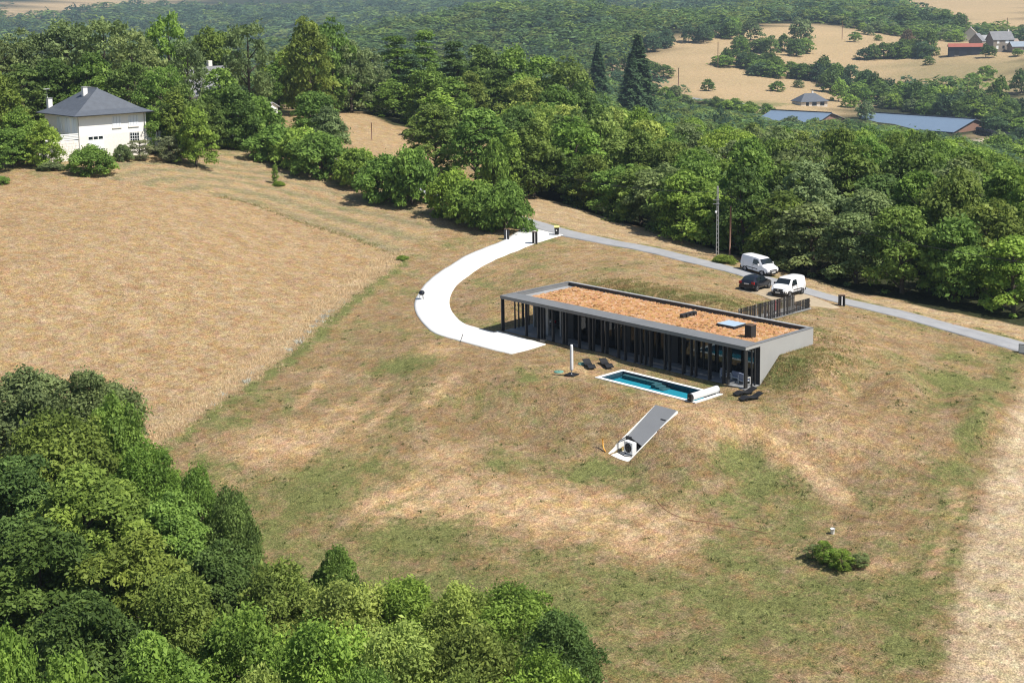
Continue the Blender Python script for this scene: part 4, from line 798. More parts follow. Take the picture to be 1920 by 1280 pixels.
def wood_pole(px, py, h, label, lean=0.0, r_=.11, at_=None):
    p = hit(px, py) if at_ is None else at_; t = empty('wooden_pole', p, 0, label, 'utility pole')
    MB().tube([(0, 0, -.2), (lean*.5, 0, h*.5), (lean, 0, h)], [r_, r_*.9, r_*.75], 8).build('shaft', M['pole_brown'], t); MB().lathe([(r_*.78, h), (r_*.5, h+.05), (.01, h+.06)], 8, (lean, 0, 0)).build('cap', M['dark_metal'], t)
    return p
wood_pole(1368, 483, 5.9, 'brown wooden pole beside the concrete utility pole', .12)
wood_pole(857, 325, 4.6, 'thin wooden pole just behind the pale pole by the hedge', .0, .07)
for px, py, h, lab in ((697, 262, 3, 'thin wooden pole on the hay slope beyond the hedge'), (1579, 74, 14, 'thin pole on the crest of the far straw hill'), (1346, 126, 16, 'thin pole at the left side of the far straw hill'), (1272, 172, 13, 'thin pole by the far lane left of the small house'), (1811, 70, 17, 'pole standing at the foot of the upper far field'), (1888, 72, 16, 'pole among the far farm gardens near the right edge')):
    wood_pole(px, py, h, lab, 0, .1 if px < 800 else .26)
def cable(a, b, sag, label):
    P = [tuple(np.asarray(a)+(np.asarray(b)-np.asarray(a))*t-np.array([0, 0, 4*sag*t*(1-t)])) for t in np.linspace(0, 1, 20)]
    tag(MB().tube(P, .028, 5).build('overhead_cable', M['dark_metal']), label, 'cable', 'overhead cables')
eA = pA+np.array([0, 0, 7.4]); eB = pB+np.array([0, 0, 5.6])
q = atD(2040, 508, 118); cable(eA, (q[0], q[1], q[2]), 1.0, 'dark overhead cable running right from the concrete pole across the wood')
cable(eA, eB, 2.2, 'thin overhead cable strung between the two concrete poles')

# ------------------------------------------------------------------ white hillside house on the left
hb = atD(149, 281, 195.5); zb = hb[2]
dx = h2(.74, .67); dx /= np.linalg.norm(dx)
wh = empty('white_house', (hb[0], hb[1], zb), math.atan2(dx[1], dx[0]), 'white house with hipped slate roof and two chimneys on the hilltop', 'house')
Lh, Dh, Hh = 10.4, 10.8, 4.75
for bx in ((0, Lh, 0, .25), (0, Lh, Dh-.25, Dh), (0, .25, .253, Dh-.253), (Lh-.25, Lh, .253, Dh-.253)): MB().box(*bx, 1.95, Hh).build('wall', M['render_white'], wh)
M['base_stone'] = mat('base_stone', (.80, .75, .68), .9, .08, 3)
for bx in ((-.02, Lh+.02, -.03, .25), (-.02, Lh+.02, Dh-.25, Dh+.03), (-.03, .25, .253, Dh-.253), (Lh-.25, Lh+.03, .253, Dh-.253)): MB().box(*bx, -1.6, 1.947).build('base_wall', M['base_stone'], wh)
ov = .9; zr = 3.45
rf = MB(); E0 = [(-ov, -ov), (Lh+ov, -ov), (Lh+ov, Dh+ov), (-ov, Dh+ov)]; E1 = [(.55, .55), (Lh-.55, .55), (Lh-.55, Dh-.55), (.55, Dh-.55)]
ry0, ry1 = 4.2, 7.0
V = [(x, y, Hh) for x, y in E0]+[(x, y, Hh+.62) for x, y in E1]+[(Lh/2, ry0, Hh+zr), (Lh/2, ry1, Hh+zr)]+[(x, y, Hh-.12) for x, y in E0]
rf.add(V, [(0, 1, 5, 4), (1, 2, 6, 5), (2, 3, 7, 6), (3, 0, 4, 7), (4, 5, 8), (5, 6, 9, 8), (6, 7, 9), (7, 4, 8, 9), (10, 11, 1, 0), (11, 12, 2, 1), (12, 13, 3, 2), (13, 10, 0, 3), (13, 12, 11, 10)])
rfo = rf.build('roof', M['slate'], wh)
MB().tube([(Lh/2, ry0, Hh+zr), (Lh/2, ry1, Hh+zr)], .1, 6).build('ridge_cap', M['membrane'], rfo)
for i in range(4): MB().tube([(*E0[i], Hh-.05), (*E0[(i+1) % 4], Hh-.05)], .07, 6).build('gutter', M['dark_metal'], rfo)
for x, y, z0, z1 in ((3.7, 5.2, Hh+2.0, Hh+zr+.15), (.9, 10.9, Hh, Hh+1.9)):
    c = MB().box(x-.32, x+.32, y-.32, y+.32, z0, z1).build('chimney', M['render_white'], wh); MB().box(x-.38, x+.38, y-.38, y+.38, z1+.003, z1+.1).build('cap', M['membrane'], c)
an = MB().tube([(.6, 10.9, Hh+1.8), (.6, 10.9, Hh+3.4)], .03, 5).build('antenna', M['rim'], wh)
for k in range(5): MB().tube([(.2, 10.6+.15*k, Hh+3.3), (1.0, 10.6+.15*k, Hh+3.3)], .025, 4).build('element', M['fabric_grey'], an)
M['shutter'] = mat('shutter', (.74, .77, .80), .6)
for x, w_ in ((5.8, 1.3), (8.4, 1.5)):
    s_ = MB().box(x-w_/2, x+w_/2, -.05, -.003, 2.75, 4.3).build('window_shutter', M['shutter'], wh); MB().box(x-w_/2-.08, x+w_/2+.08, -.14, -.004, 2.62, 2.745).build('sill', M['base_stone'], s_)
    for k in range(3): MB().box(x-w_/2+(k+.5)*w_/3-.012, x-w_/2+(k+.5)*w_/3+.012, -.062, -.051, 2.78, 4.27).build('shutter_joint', M['membrane'], s_)
for y, w_ in ((1.2, 1.4), (3.4, 1.5), (6.0, 1.4)):
    s_ = MB().box(-.05, -.003, y-w_/2, y+w_/2, 2.2, 4.3).build('window_shutter', M['shutter'], wh); MB().box(-.064, -.051, y-.015, y+.015, 2.22, 4.28).build('shutter_joint', M['membrane'], s_)
gd = MB().box(1.3, 3.7, -.06, -.034, -.9, 1.8).build('garage_door', M['white_paint'], wh)
for k in range(3): MB().box(1.42+k*.76, 2.05+k*.76, -.075, -.061, 1.28, 1.68).build('pane', M['car_glass'], gd)
wd_ = MB().box(7.7, 9.2, -.06, -.034, .45, 1.85).build('window', M['car_glass'], wh)
for k in range(5): MB().box(7.7+k*.36, 7.76+k*.36, -.10, -.061, .45, 1.85).build('bar', M['white_paint'], wd_)
for k in range(4): MB().box(7.7, 9.2, -.085, -.0605, .48+k*.42, .53+k*.42).build('bar', M['white_paint'], wd_)
for x, y in ((.0, -.09), (Lh-.3, -.09)): MB().tube([(x, y, -.8), (x, y, Hh-.1)], .05, 6).build('downpipe', M['membrane'], wh)
tr = MB().prism([(-3.9, -.02), (-.04, -.02), (-.04, 4.4), (-3.9, 4.4)], -2.6, 1.35).build('terrace', M['base_stone'], wh)
for r_i in range(9):
    z = -2.0+r_i*.37; x = -3.88+(r_i % 2)*.15
    while x < -.3:
        w_ = R.uniform(.42, .7); w_ = min(w_, -.06-x); MB().box(x, x+w_-.03, -.07, -.021, z, z+.335).build('stone', M['base_stone'], tr); x += w_
for k in range(4): MB().box(-3.95, -.06, -.06, .0, 1.5+k*.22, 1.66+k*.22).build('rail', M['white_paint'], tr)
for x in (-3.92, -2.6, -1.3, -.1): MB().box(x, x+.06, .003, .06, 1.352, 2.36).build('rail_post', M['white_paint'], tr)
ms = MB(); ms.add([(-6.2, .0, -2.6), (-3.92, .0, -2.6), (-3.92, 1.3, -2.6), (-6.2, 1.3, -2.6), (-6.2, 0, -1.2), (-3.92, 0, 1.3), (-3.92, 1.3, 1.3), (-6.2, 1.3, -1.2)], [(3, 2, 1, 0), (4, 5, 6, 7), (0, 1, 5, 4), (1, 2, 6, 5), (2, 3, 7, 6), (3, 0, 4, 7)]); ms.build('stair', M['base_stone'], wh)
gt = empty('garden_gate', (hb[0]+dx[0]*10.7, hb[1]+dx[1]*10.7, zb+.2), math.atan2(dx[1], dx[0]), 'white boarded garden gate and wall at the right side of the white house', 'gate')
MB().box(-.2, 1.4, 0, .2, -.8, 1.5).build('wall', M['render_white'], gt); MB().box(1.401, 1.55, 0, .2, -.4, 1.9).build('post', M['wood_brown'], gt)
for k in range(6): MB().box(1.6+k*.34, 1.9+k*.34, .04, .1, -.1, 1.55).build('board', M['white_paint'], gt)
# ------------------------------------------------------------------ trees: prototypes made of many small leaf faces
def unit(v): return v/np.maximum(np.linalg.norm(v, axis=-1, keepdims=True), 1e-9)
def cards(r, pos, nrm, size, asp=.62):
    k = len(pos); t = unit(np.cross(nrm, unit(r.normal(size=(k, 3))))); b = np.cross(nrm, t); s = (size*np.clip(r.lognormal(-.05, .38, k), .4, 2.1))[:, None]
    V = np.stack([pos-t*s, pos+b*s*asp+nrm*s*.12, pos+t*s, pos-b*s*asp+nrm*s*.12], 1).reshape(-1, 3); return V, np.arange(k*4).reshape(k, 4)
def blob_leaves(r, C, Rb, n, out=.62, up=.42, rnd=.55, inner=.12, cull=.62):
    """leaf positions and normals on a set of ellipsoid clumps C (k,3) with radii Rb (k,3)"""
    wgt = (Rb[:, 0]*Rb[:, 2]); wgt = wgt/wgt.sum(); N = int(n*1.7); bi = r.choice(len(C), N, p=wgt); d = unit(r.normal(size=(N, 3))); d[:, 2] = np.where(d[:, 2] < -.25, -d[:, 2]*r.uniform(.2, 1, N), d[:, 2]); d = unit(d)
    rad = np.where(r.random(N) < inner, r.uniform(.3, .8, N), 1+r.normal(-.06, .15, N)+(r.random(N) < .10)*r.uniform(.1, .55, N)); pos = C[bi]+d*Rb[bi]*rad[:, None]
    keep = np.ones(N, bool)
    for j in range(len(C)): q = (((pos-C[j])/Rb[j])**2).sum(1); keep &= (q > cull**2) | (bi == j)
    pos, d, bi = pos[keep][:n], d[keep][:n], bi[keep][:n]
    nrm = unit(d*out+np.array([0, 0, up])+r.normal(size=pos.shape)*rnd); return pos, nrm, bi
def leaf_mesh(name, r, pos, nrm, size, clump_tint, bi, asp=.62):
    V, Q = cards(r, pos, nrm, size, asp); me = arr_mesh(name, V, Q)
    t = np.clip(.5+clump_tint[bi]*.22+r.normal(0, .17, len(pos)), 0, 1); a = me.attributes.new('tint', 'FLOAT', 'POINT'); a.data.foreach_set('value', np.repeat(t, 4).astype(np.float32))
    me.materials.append(M['leaf']); return me
def crown_blobs(r, H, Rr, base, k, rb=(.26, .42), flat=.8, shape='round'):
    """clumps over a crown of radius Rr between heights base..H; a low-order wobble keeps the outline uneven"""
    C = []; ga = 2.39996; ph = r.uniform(0, 6.28, 4); lob = lambda a, v: 1+.13*math.sin(2*a+ph[0]+3*v)+.11*math.sin(3*a+ph[1]-5*v)+.09*math.sin(5*a+ph[2]+7*v)
    for i in range(k):
        v = 1-(i+.5)/k; a = i*ga+r.uniform(-.5, .5)                     # v: 1 top .. 0 bottom
        if shape == 'cone': rr = (1-v)*1.02+.05; zz = v
        elif shape == 'tall': zz = v**.85; rr = (max(0, 1-(2*zz*.93-.86)**2))**.36*(.55+.45*(1-zz))+.04
        elif shape == 'dome': zz = v**.82; rr = math.sqrt(max(0, 1-zz**2.1))*(.9+.1*zz)
        else: zz = v**.78; u = 2*zz-1; rr = math.sqrt(max(0, 1-abs(u)**2.3))*(1 if u > 0 else .92)
        q = r.uniform(.58, 1.0)*lob(a, v); C.append((math.cos(a)*rr*Rr*q, math.sin(a)*rr*Rr*q, base+(H-base)*(zz*.93*r.uniform(.9, 1.06)+.02)))
    C = np.array(C); s = r.uniform(rb[0], rb[1], len(C))*Rr*r.choice([.75, 1, 1, 1.2], len(C)); Rb = np.stack([s, s, s*flat], 1); C[:, 2] -= Rb[:, 2]*.75*(C[:, 2] > H*.6); return C, Rb
def trunk_mesh(r, H, base, Rr, r0, limbs=6):
    mb = MB(); x, y = r.uniform(-.05, .05, 2)*H
    mb.tube([(0, 0, -.5), (x*.3, y*.3, H*.25), (x, y, H*.5), (x*.7, y*1.2, H*.82)], [r0*1.25, r0, r0*.7, r0*.2], 7)
    for i in range(limbs):
        a = i*2.4+r.uniform(-.4, .4); z0 = base*.8+(H*.72-base*.8)*i/limbs; L = Rr*r.uniform(.6, 1.0)*(1-.45*i/limbs)
        mb.tube([(x*.6, y*.6, z0), (math.cos(a)*L*.5, math.sin(a)*L*.5, z0+L*.35), (math.cos(a)*L, math.sin(a)*L, z0+L*.75)], [r0*.45, r0*.28, r0*.08], 5)
    me = mb.mesh('trunk'); me.materials.append(M['bark']); return me
PROTO = {}
def proto(key, H, Rr, base, k, n, leaf, seed, shape='round', rb=(.26, .42), flat=.8, out=.62, up=.42, rnd=.55, asp=.62, limbs=11, inner=.12, droop=None):
    r = np.random.default_rng(seed); C, Rb = crown_blobs(r, H, Rr, base, k, rb, flat, shape); pos, nrm, bi = blob_leaves(r, C, Rb, n, out, up, rnd, inner)
    if droop: pos[:, 2] -= droop*(np.hypot(pos[:, 0]-C[bi, 0], pos[:, 1]-C[bi, 1]))**2/np.maximum(Rb[bi, 0], .1)
    me = leaf_mesh('crown', r, pos, nrm, leaf, r.normal(0, 1, k), bi, asp); PROTO.setdefault(key, []).append((me, trunk_mesh(r, H, base, Rr, max(.1, H*.02), limbs), H, Rr))
def conifer(key, H, Rr, n, seed, leaf=.3, plates=False):
    r = np.random.default_rng(seed)
    h = r.random(n)**.8; z = H*(.06+.94*h); a = r.uniform(0, 6.28, n)+np.floor(h*22)*1.1; lob = .78+.22*np.cos(a*5+np.floor(h*22)*2.1); rad = Rr*(1-h)**.85*lob; f = r.uniform(.25, 1, n)**.6
    tier = (h*22) % 1
    pos = np.stack([np.cos(a)*rad*f, np.sin(a)*rad*f, z-.28*rad*f+.3*(tier-.5)], 1); nrm = unit(np.stack([np.cos(a)*.5, np.sin(a)*.5, np.full(n, .8)], 1)+r.normal(size=(n, 3))*.38)
    bi = np.floor(h*22).astype(int); me = leaf_mesh('crown', r, pos, nrm, leaf, r.normal(0, .8, 24), bi, .38); PROTO.setdefault(key, []).append((me, trunk_mesh(r, H, H*.1, Rr*.3, H*.014, 2), H, Rr))
# near foreground (many leaves), mid distance, far
for s_ in range(3): proto('fore_layer', 10, 4.3, .6, 85, 44000, .115, 100+s_, shape='dome', rb=(.13, .27), flat=.42, out=.35, up=.7, rnd=.5, droop=.22, asp=.5, inner=.03)
for s_ in range(3): proto('fore_fine', 8, 3.4, .2, 120, 44000, .085, 120+s_, rb=(.10, .28), flat=1.2, out=.55, up=.4, rnd=.65, asp=.5, shape='dome', inner=.08)
for s_ in range(2): proto('fore_round', 9, 4.0, .4, 110, 40000, .105, 140+s_, shape='dome', rb=(.10, .27), flat=.9, out=.6, up=.4, rnd=.55)
for s_ in range(5): proto('oak', 11, 4.2, .5, 64, 9500, .20, 200+s_, shape='dome', rb=(.17, .34), flat=.8)
for s_ in range(4): proto('ash', 12, 4.0, .15, 76, 9000, .185, 220+s_, shape='round' if s_ % 2 else 'dome', rb=(.13, .30), flat=.85, up=.5)
for s_ in range(4): proto('hornbeam', 10, 4.4, .4, 90, 9500, .18, 240+s_, shape='dome', rb=(.13, .27), flat=.5, out=.4, up=.65, rnd=.48, droop=.2)
for s_ in range(4): proto('robinia', 12, 4.2, .4, 70, 7500, .18, 260+s_, shape='round', rb=(.12, .27), flat=1.0, rnd=.8, inner=.25)
for s_ in range(4): proto('bush', 4, 2.8, .0, 60, 9000, .13, 280+s_, shape='dome', rb=(.15, .30), flat=.9)
for s_ in range(2): proto('slim', 9, 1.7, .3, 50, 5000, .15, 300+s_, shape='tall', rb=(.25, .45), flat=1.2)
for s_ in range(2): proto('pine', 15, 4.2, 2.0, 55, 9000, .22, 320+s_, shape='cone', rb=(.2, .36), flat=.36, out=.3, up=.75, rnd=.45, asp=.4)
conifer('spruce', 20, 4.0, 7500, 340, .38); conifer('spruce', 20, 4.0, 7500, 341, .38)
for s_ in range(4): proto('far_tree', 10, 4.6, .1, 34, 2200, .36, 360+s_, shape='dome', rb=(.2, .36), flat=.85, limbs=2)
COLR = {'bright': (.225, .345, .058), 'mid': (.165, .275, .052), 'dark': (.118, .192, .046), 'grey': (.185, .250, .095), 'olive': (.172, .242, .050), 'blue': (.082, .145, .062), 'light': (.280, .365, .085), 'brown': (.20, .155, .09), 'pale': (.25, .29, .14)}
TREES = []
_pi = {}
def add_tree(x, y, H, Rr, key, colr, name, label, group=None, cat='tree', sink=.15, zz=None):
    L = PROTO[key]; i = _pi.get(key, 0); _pi[key] = i+1; me_c, me_t, h0, r0 = L[i % len(L)]
    z = (gz(x, y) if zz is None else zz)-sink
    t = empty(name, (x, y, z), R.uniform(0, 6.28), label, cat, group); t.scale = (Rr/r0, Rr/r0, H/h0)
    c = obj('crown' if cat == 'tree' else 'foliage', me_c, None, t); c['kind'] = 'stuff'; del c['kind']
    j = R.uniform(.86, 1.14); cc = COLR[colr]; c.color = (cc[0]*j*R.uniform(.94, 1.06), cc[1]*j, cc[2]*j*R.uniform(.9, 1.1), 1)
    obj('trunk' if cat == 'tree' else 'stem', me_t, None, t)
    TREES.append((x, y, Rr)); return t
def tree_top(px, ytop, D, wpx, key, colr, name, label, group=None, cat='tree'):
    """a tree whose crown reaches the given row at a given distance and is wpx wide there"""
    p = atD(px, ytop, D); z = gz(p[0], p[1]); H = max(2.0, p[2]-z+.15); return add_tree(p[0], p[1], H, wpx*D/F_PX/2*1.08, key, colr, name, label, group, cat)
# the clump of trees in the near lower left corner
fg = 'trees of the thicket in the lower left corner'
FORE = [(55, 695, 104, 190, 'fore_round', 'grey', 'silvery grey green crown at the top left of the near thicket'), (165, 700, 101, 170, 'fore_round', 'grey', 'grey green crown second from the left along the top of the near thicket'),
 (205, 745, 95, 120, 'fore_round', 'mid', 'fresh green crown bulging towards the straw field at the thicket edge'), (110, 775, 91, 240, 'fore_fine', 'olive', 'broad olive green tree below the grey crowns of the thicket'), (265, 830, 90, 150, 'fore_fine', 'mid', 'mid green tree at the right shoulder of the thicket'),
 (20, 860, 84, 220, 'fore_layer', 'dark', 'dark layered tree at the left edge of the picture'), (160, 880, 82, 260, 'fore_layer', 'olive', 'large layered olive tree in the middle of the thicket'), (310, 930, 82, 170, 'fore_layer', 'mid', 'layered green tree behind the narrow pointed one'),
 (368, 880, 86, 95, 'fore_fine', 'mid', 'pointed narrow tree standing up at the thicket edge'), (432, 915, 84, 100, 'fore_fine', 'dark', 'dark bluish pointed tree jutting into the meadow'), (70, 985, 74, 270, 'fore_layer', 'dark', 'dark drooping tree low on the left side'),
 (250, 1005, 74, 240, 'fore_layer', 'olive', 'drooping layered tree with yellowish tips in mid thicket'), (400, 1020, 76, 170, 'fore_layer', 'dark', 'dark layered tree next to the olive shrub'), (335, 1075, 70, 210, 'fore_fine', 'olive', 'olive green fine leaved tree below the layered ones'),
 (520, 1060, 74, 190, 'fore_fine', 'olive', 'yellowish olive tree in the centre of the thicket front'), (628, 1030, 79, 95, 'fore_round', 'mid', 'round fresh green crown at the top of the right-hand thicket'), (640, 1090, 72, 190, 'fore_fine', 'light', 'light green tree below the round fresh crown'),
 (760, 1085, 73, 170, 'fore_fine', 'bright', 'bright green tree right of the round crown'), (860, 1105, 72, 150, 'fore_fine', 'light', 'light green tree towards the right end of the thicket'), (965, 1100, 72, 170, 'fore_fine', 'mid', 'mid green tree with a feathery top near the right end of the thicket'),
 (1050, 1150, 68, 150, 'fore_fine', 'dark', 'last dark green tree at the right end of the thicket'), (150, 1110, 64, 250, 'fore_layer', 'dark', 'dark layered tree near the bottom left'), (450, 1150, 64, 220, 'fore_fine', 'mid', 'green tree at the bottom below the olive shrub'),
 (590, 1160, 62, 230, 'fore_fine', 'bright', 'bright yellow green tree at the bottom of the thicket'), (740, 1170, 62, 220, 'fore_fine', 'light', 'pale green tree at the bottom centre left'), (890, 1180, 62, 210, 'fore_fine', 'olive', 'olive green tree at the bottom of the thicket near its right end'),
 (5, 1185, 60, 150, 'fore_round', 'bright', 'bright yellow green sapling at the left edge near the bottom'), (290, 1190, 58, 230, 'fore_layer', 'mid', 'layered green tree at the bottom left of centre'), (1020, 1225, 60, 190, 'fore_fine', 'bright', 'bright green tree in the bottom right corner of the thicket'), (120, 1225, 58, 200, 'fore_round', 'bright', 'yellow green tree at the very bottom left'), (490, 1250, 56, 200, 'fore_fine', 'light', 'light green tree at the very bottom left of centre'), (690, 1262, 56, 190, 'fore_fine', 'mid', 'mid green tree at the very bottom edge of the thicket'), (860, 1265, 56, 190, 'fore_fine', 'light', 'light green tree at the very bottom edge towards the right')]
for px, yt, D, wpx, key, c, lab in FORE: tree_top(px, yt-6, D, wpx*1.2, key, c, 'thicket_tree', lab, fg)
# trees round the white house and up the ridge
HILL = [(-15, 120, 205, 110, 'oak', 'olive', 'olive tree at the left edge beside the white house'), (28, 200, 196, 66, 'oak', 'bright', 'bright bushy tree left of the white house'), (78, 222, 190, 56, 'oak', 'bright', 'light green bush against the stair of the white house'), (20, 240, 190, 80, 'oak', 'mid', 'mid green bush below the stair at the left edge'),
 (-10, 62, 245, 120, 'robinia', 'grey', 'tall soft green tree at the upper left edge'), (60, 45, 250, 120, 'robinia', 'grey', 'tall soft green tree above the left chimney'), (125, 30, 252, 125, 'robinia', 'grey', 'tallest soft green tree straight above the white house'), (190, 24, 246, 115, 'robinia', 'grey', 'soft green tree above the right half of the slate roof'), (250, 48, 238, 110, 'robinia', 'grey', 'soft green tree right above the slate roof corner'),
 (310, 14, 255, 80, 'robinia', 'mid', 'tall pointed light tree in the upper left'), (350, 70, 240, 80, 'robinia', 'grey', 'soft green tree left of the grey roof'), (390, 45, 270, 90, 'oak', 'olive', 'dark olive tree right above the grey roof'), (462, 32, 252, 95, 'robinia', 'grey', 'birch-like drooping tree right of the grey roof'), (40, 115, 222, 110, 'ash', 'dark', 'dark tree behind the antenna chimney'), (95, 100, 226, 100, 'oak', 'dark', 'dark tree directly behind the left chimney'),
 (170, 100, 226, 110, 'oak', 'mid', 'green tree directly behind the slate roof'), (240, 110, 220, 90, 'ash', 'dark', 'dark tree behind the right end of the slate roof'), (300, 115, 215, 80, 'robinia', 'mid', 'thin branched tree right of the white house'), (340, 150, 210, 70, 'oak', 'dark', 'dark shaded tree between house and hedge'), (325, 165, 204, 50, 'slim', 'olive', 'thin upright tree with pale trunk right of the house'),
 (363, 200, 200, 66, 'oak', 'bright', 'round yellow green bush beside the white gate'), (285, 195, 204, 50, 'oak', 'mid', 'small tree beside the garden gate'), (410, 120, 228, 80, 'ash', 'mid', 'green tree just below the grey roof'), (440, 150, 218, 80, 'oak', 'dark', 'dark tree shading the lane bend'), (395, 180, 216, 60, 'oak', 'dark', 'dark low tree beside the lane bend'),
 (575, 25, 270, 95, 'hornbeam', 'olive', 'tall rounded olive tree standing out against the far forest'), (618, 28, 285, 70, 'ash', 'mid', 'tall green tree just right of the rounded olive one'), (545, 85, 290, 100, 'oak', 'bright', 'bright green tree above the white shed'), (600, 105, 290, 90, 'oak', 'bright', 'bright yellow green tree right of the white shed'), (520, 110, 285, 60, 'ash', 'mid', 'green tree just left of the white shed'), (655, 70, 288, 80, 'robinia', 'grey', 'soft green tree right of the tall pair'), (690, 85, 300, 70, 'robinia', 'grey', 'soft feathery tree at the top of the ridge wood'),
 (650, 118, 300, 105, 'ash', 'mid', 'green tree at the top edge of the hay slope'), (700, 150, 300, 75, 'oak', 'dark', 'dark round tree at the upper edge of the hay slope'), (735, 150, 290, 85, 'hornbeam', 'mid', 'layered green tree right of the hay slope'), (590, 165, 236, 95, 'oak', 'mid', 'rounded dark topped bush tree at the left of the hay slope'), (612, 200, 220, 75, 'oak', 'grey', 'greyish rounded bush tree beside the lane below the hay slope'),
 (740, 62, 330, 95, 'pine', 'mid', 'dark pine at the left of the pine group'), (795, 55, 332, 85, 'pine', 'mid', 'tallest dark pine of the ridge group'), (850, 72, 325, 90, 'pine', 'dark', 'dark flat topped pine right of the tallest one'), (770, 100, 292, 70, 'pine', 'blue', 'bluish conifer in the middle of the ridge wood'), (905, 82, 335, 95, 'oak', 'dark', 'dark broad tree right of the pines on the ridge'), (960, 88, 335, 90, 'oak', 'mid', 'green tree on the ridge line above the wood centre'), (1010, 96, 340, 90, 'ash', 'mid', 'tree on the ridge line with a rounded top'), (1065, 102, 335, 85, 'ash', 'olive', 'brownish topped tree at the right end of the ridge line'),
 (800, 120, 280, 80, 'oak', 'mid', 'green tree below the tallest pine'), (850, 140, 268, 85, 'ash', 'mid', 'green tree below the flat topped pine'), (815, 165, 262, 70, 'slim', 'bright', 'bright narrow tree in the middle of the ridge wood'), (880, 130, 285, 80, 'hornbeam', 'olive', 'olive layered tree in the middle of the ridge wood'), (930, 125, 290, 90, 'pine', 'dark', 'dark conifer in the upper middle of the wood'), (985, 140, 285, 90, 'ash', 'light', 'pale green willow-like tree in the upper middle of the wood'), (1040, 150, 280, 90, 'oak', 'mid', 'green tree in the upper middle of the wood'), (1090, 155, 285, 80, 'oak', 'dark', 'dark tree left of the tall spruces'),
 (815, 190, 222, 120, 'hornbeam', 'olive', 'big round olive tree behind the pale pole'), (890, 195, 214, 115, 'ash', 'mid', 'broad grey green tree right of the pale pole'), (958, 243, 203, 40, 'slim', 'bright', 'narrow bright sapling at the wood edge above the hedge'), (930, 260, 202, 60, 'bush', 'mid', 'low tree at the wood edge behind the round hedge'), (1000, 225, 206, 105, 'oak', 'olive', 'dark olive oak at the left end of the roadside wood'), (1075, 215, 208, 100, 'ash', 'mid', 'green tree right of the dark olive oak'), (1130, 205, 212, 100, 'ash', 'light', 'light green tree in the left part of the roadside wood')]
for px, yt, D, wpx, key, c, lab in HILL: tree_top(px, yt, D, wpx, key, c, 'tree', lab, 'trees round the white house and along the ridge')
# bushes of the hedge along the lane
for px, yt, D, wpx, key, c, lab in [(472, 178, 222, 85, 'bush', 'mid', 'tall hedge bush at the lane bend'), (440, 212, 219, 50, 'bush', 'bright', 'light green hedge bush nearest the lane bend'), (515, 232, 212, 80, 'bush', 'mid', 'first low hedge bush right of the lane bend'), (560, 240, 208, 80, 'bush', 'bright', 'light green low hedge bush left of the dark one'), (600, 248, 203, 90, 'bush', 'mid', 'dark broad hedge bush in front of the lane'), (668, 275, 198, 70, 'bush', 'bright', 'small light hedge bush in the gap of the hedge'),
    (722, 290, 190, 90, 'bush', 'mid', 'wide hedge bush left of the pale pole'), (770, 278, 187, 80, 'bush', 'mid', 'tall hedge bush in front of the pale pole'), (845, 318, 181, 75, 'bush', 'bright', 'light green hedge bush right of the pale pole'), (888, 335, 177, 90, 'bush', 'bright', 'rounded light hedge bush in mid hedge'), (945, 338, 173, 80, 'bush', 'mid', 'last hedge bush before the driveway mouth'), (912, 355, 174, 70, 'bush', 'mid', 'low dark hedge bush just left of the last one')]:
    tree_top(px, yt, D, wpx*1.22, key, c, 'hedge_bush', lab, 'hedge bushes along the lane', 'bush')
def ground_tree(px, py, H, Rr, key, c, name, lab, group=None, cat='tree'): p = hit(px, py); return add_tree(p[0], p[1], H, Rr, key, c, name, lab, group, cat)
ground_tree(172, 326, 4.0, 3.1, 'bush', 'mid', 'round_bush', 'big dense dark green round bush in front of the white house', None, 'bush')
ground_tree(262, 300, 3.2, 1.9, 'robinia', 'pale', 'fruit_tree', 'thin pale fruit tree left of the two in front of the house'); ground_tree(320, 305, 4.2, 2.2, 'robinia', 'pale', 'fruit_tree', 'thin pale fruit tree standing alone right of the white house')
ground_tree(230, 302, 2.6, 1.3, 'bush', 'grey', 'garden_bush', 'small greyish bush below the barred window', None, 'bush'); ground_tree(35, 300, 2.4, 2.4, 'bush', 'grey', 'garden_bush', 'sprawling grey green bush at the left edge of the straw field', None, 'bush'); ground_tree(95, 318, 1.2, 2.0, 'bush', 'grey', 'garden_bush', 'low grey green scrub below the stone stair', None, 'bush'); ground_tree(2, 345, 1.2, 1.2, 'bush', 'mid', 'garden_bush', 'small bush at the left edge above the straw field', None, 'bush')
ground_tree(516, 344, 3.0, .45, 'slim', 'mid', 'sapling', 'lone thin sapling in the striped meadow'); ground_tree(523, 348, .8, .9, 'bush', 'bright', 'weed_clump', 'low green weeds at the foot of the lone sapling', None, 'weeds')
ground_tree(755, 486, .6, .8, 'bush', 'bright', 'weed_clump', 'bright green weed clump at the corner of the straw field', None, 'weeds'); ground_tree(1358, 492, 1.0, 1.5, 'bush', 'olive', 'weed_clump', 'olive weeds at the foot of the two poles', None, 'weeds')
for px, py, h_, r_, c, lab in ((1524, 1046, 1.0, .55, 'grey', 'leftmost stalk clump of the weedy shrub on the slope'), (1545, 1056, 1.5, .6, 'mid', 'tallest stalk clump of the weedy shrub'), (1562, 1062, 1.2, .6, 'bright', 'lighter middle clump of the weedy shrub'), (1580, 1068, 1.3, .7, 'mid', 'broad right clump of the weedy shrub'), (1612, 1060, .8, .7, 'grey', 'rightmost low clump of the weedy shrub')): ground_tree(px, py, h_*1.15, r_, 'robinia', {'mid': 'bright'}.get(c, c), 'weedy_shrub', lab, 'weedy shrub on the slope', 'shrub')
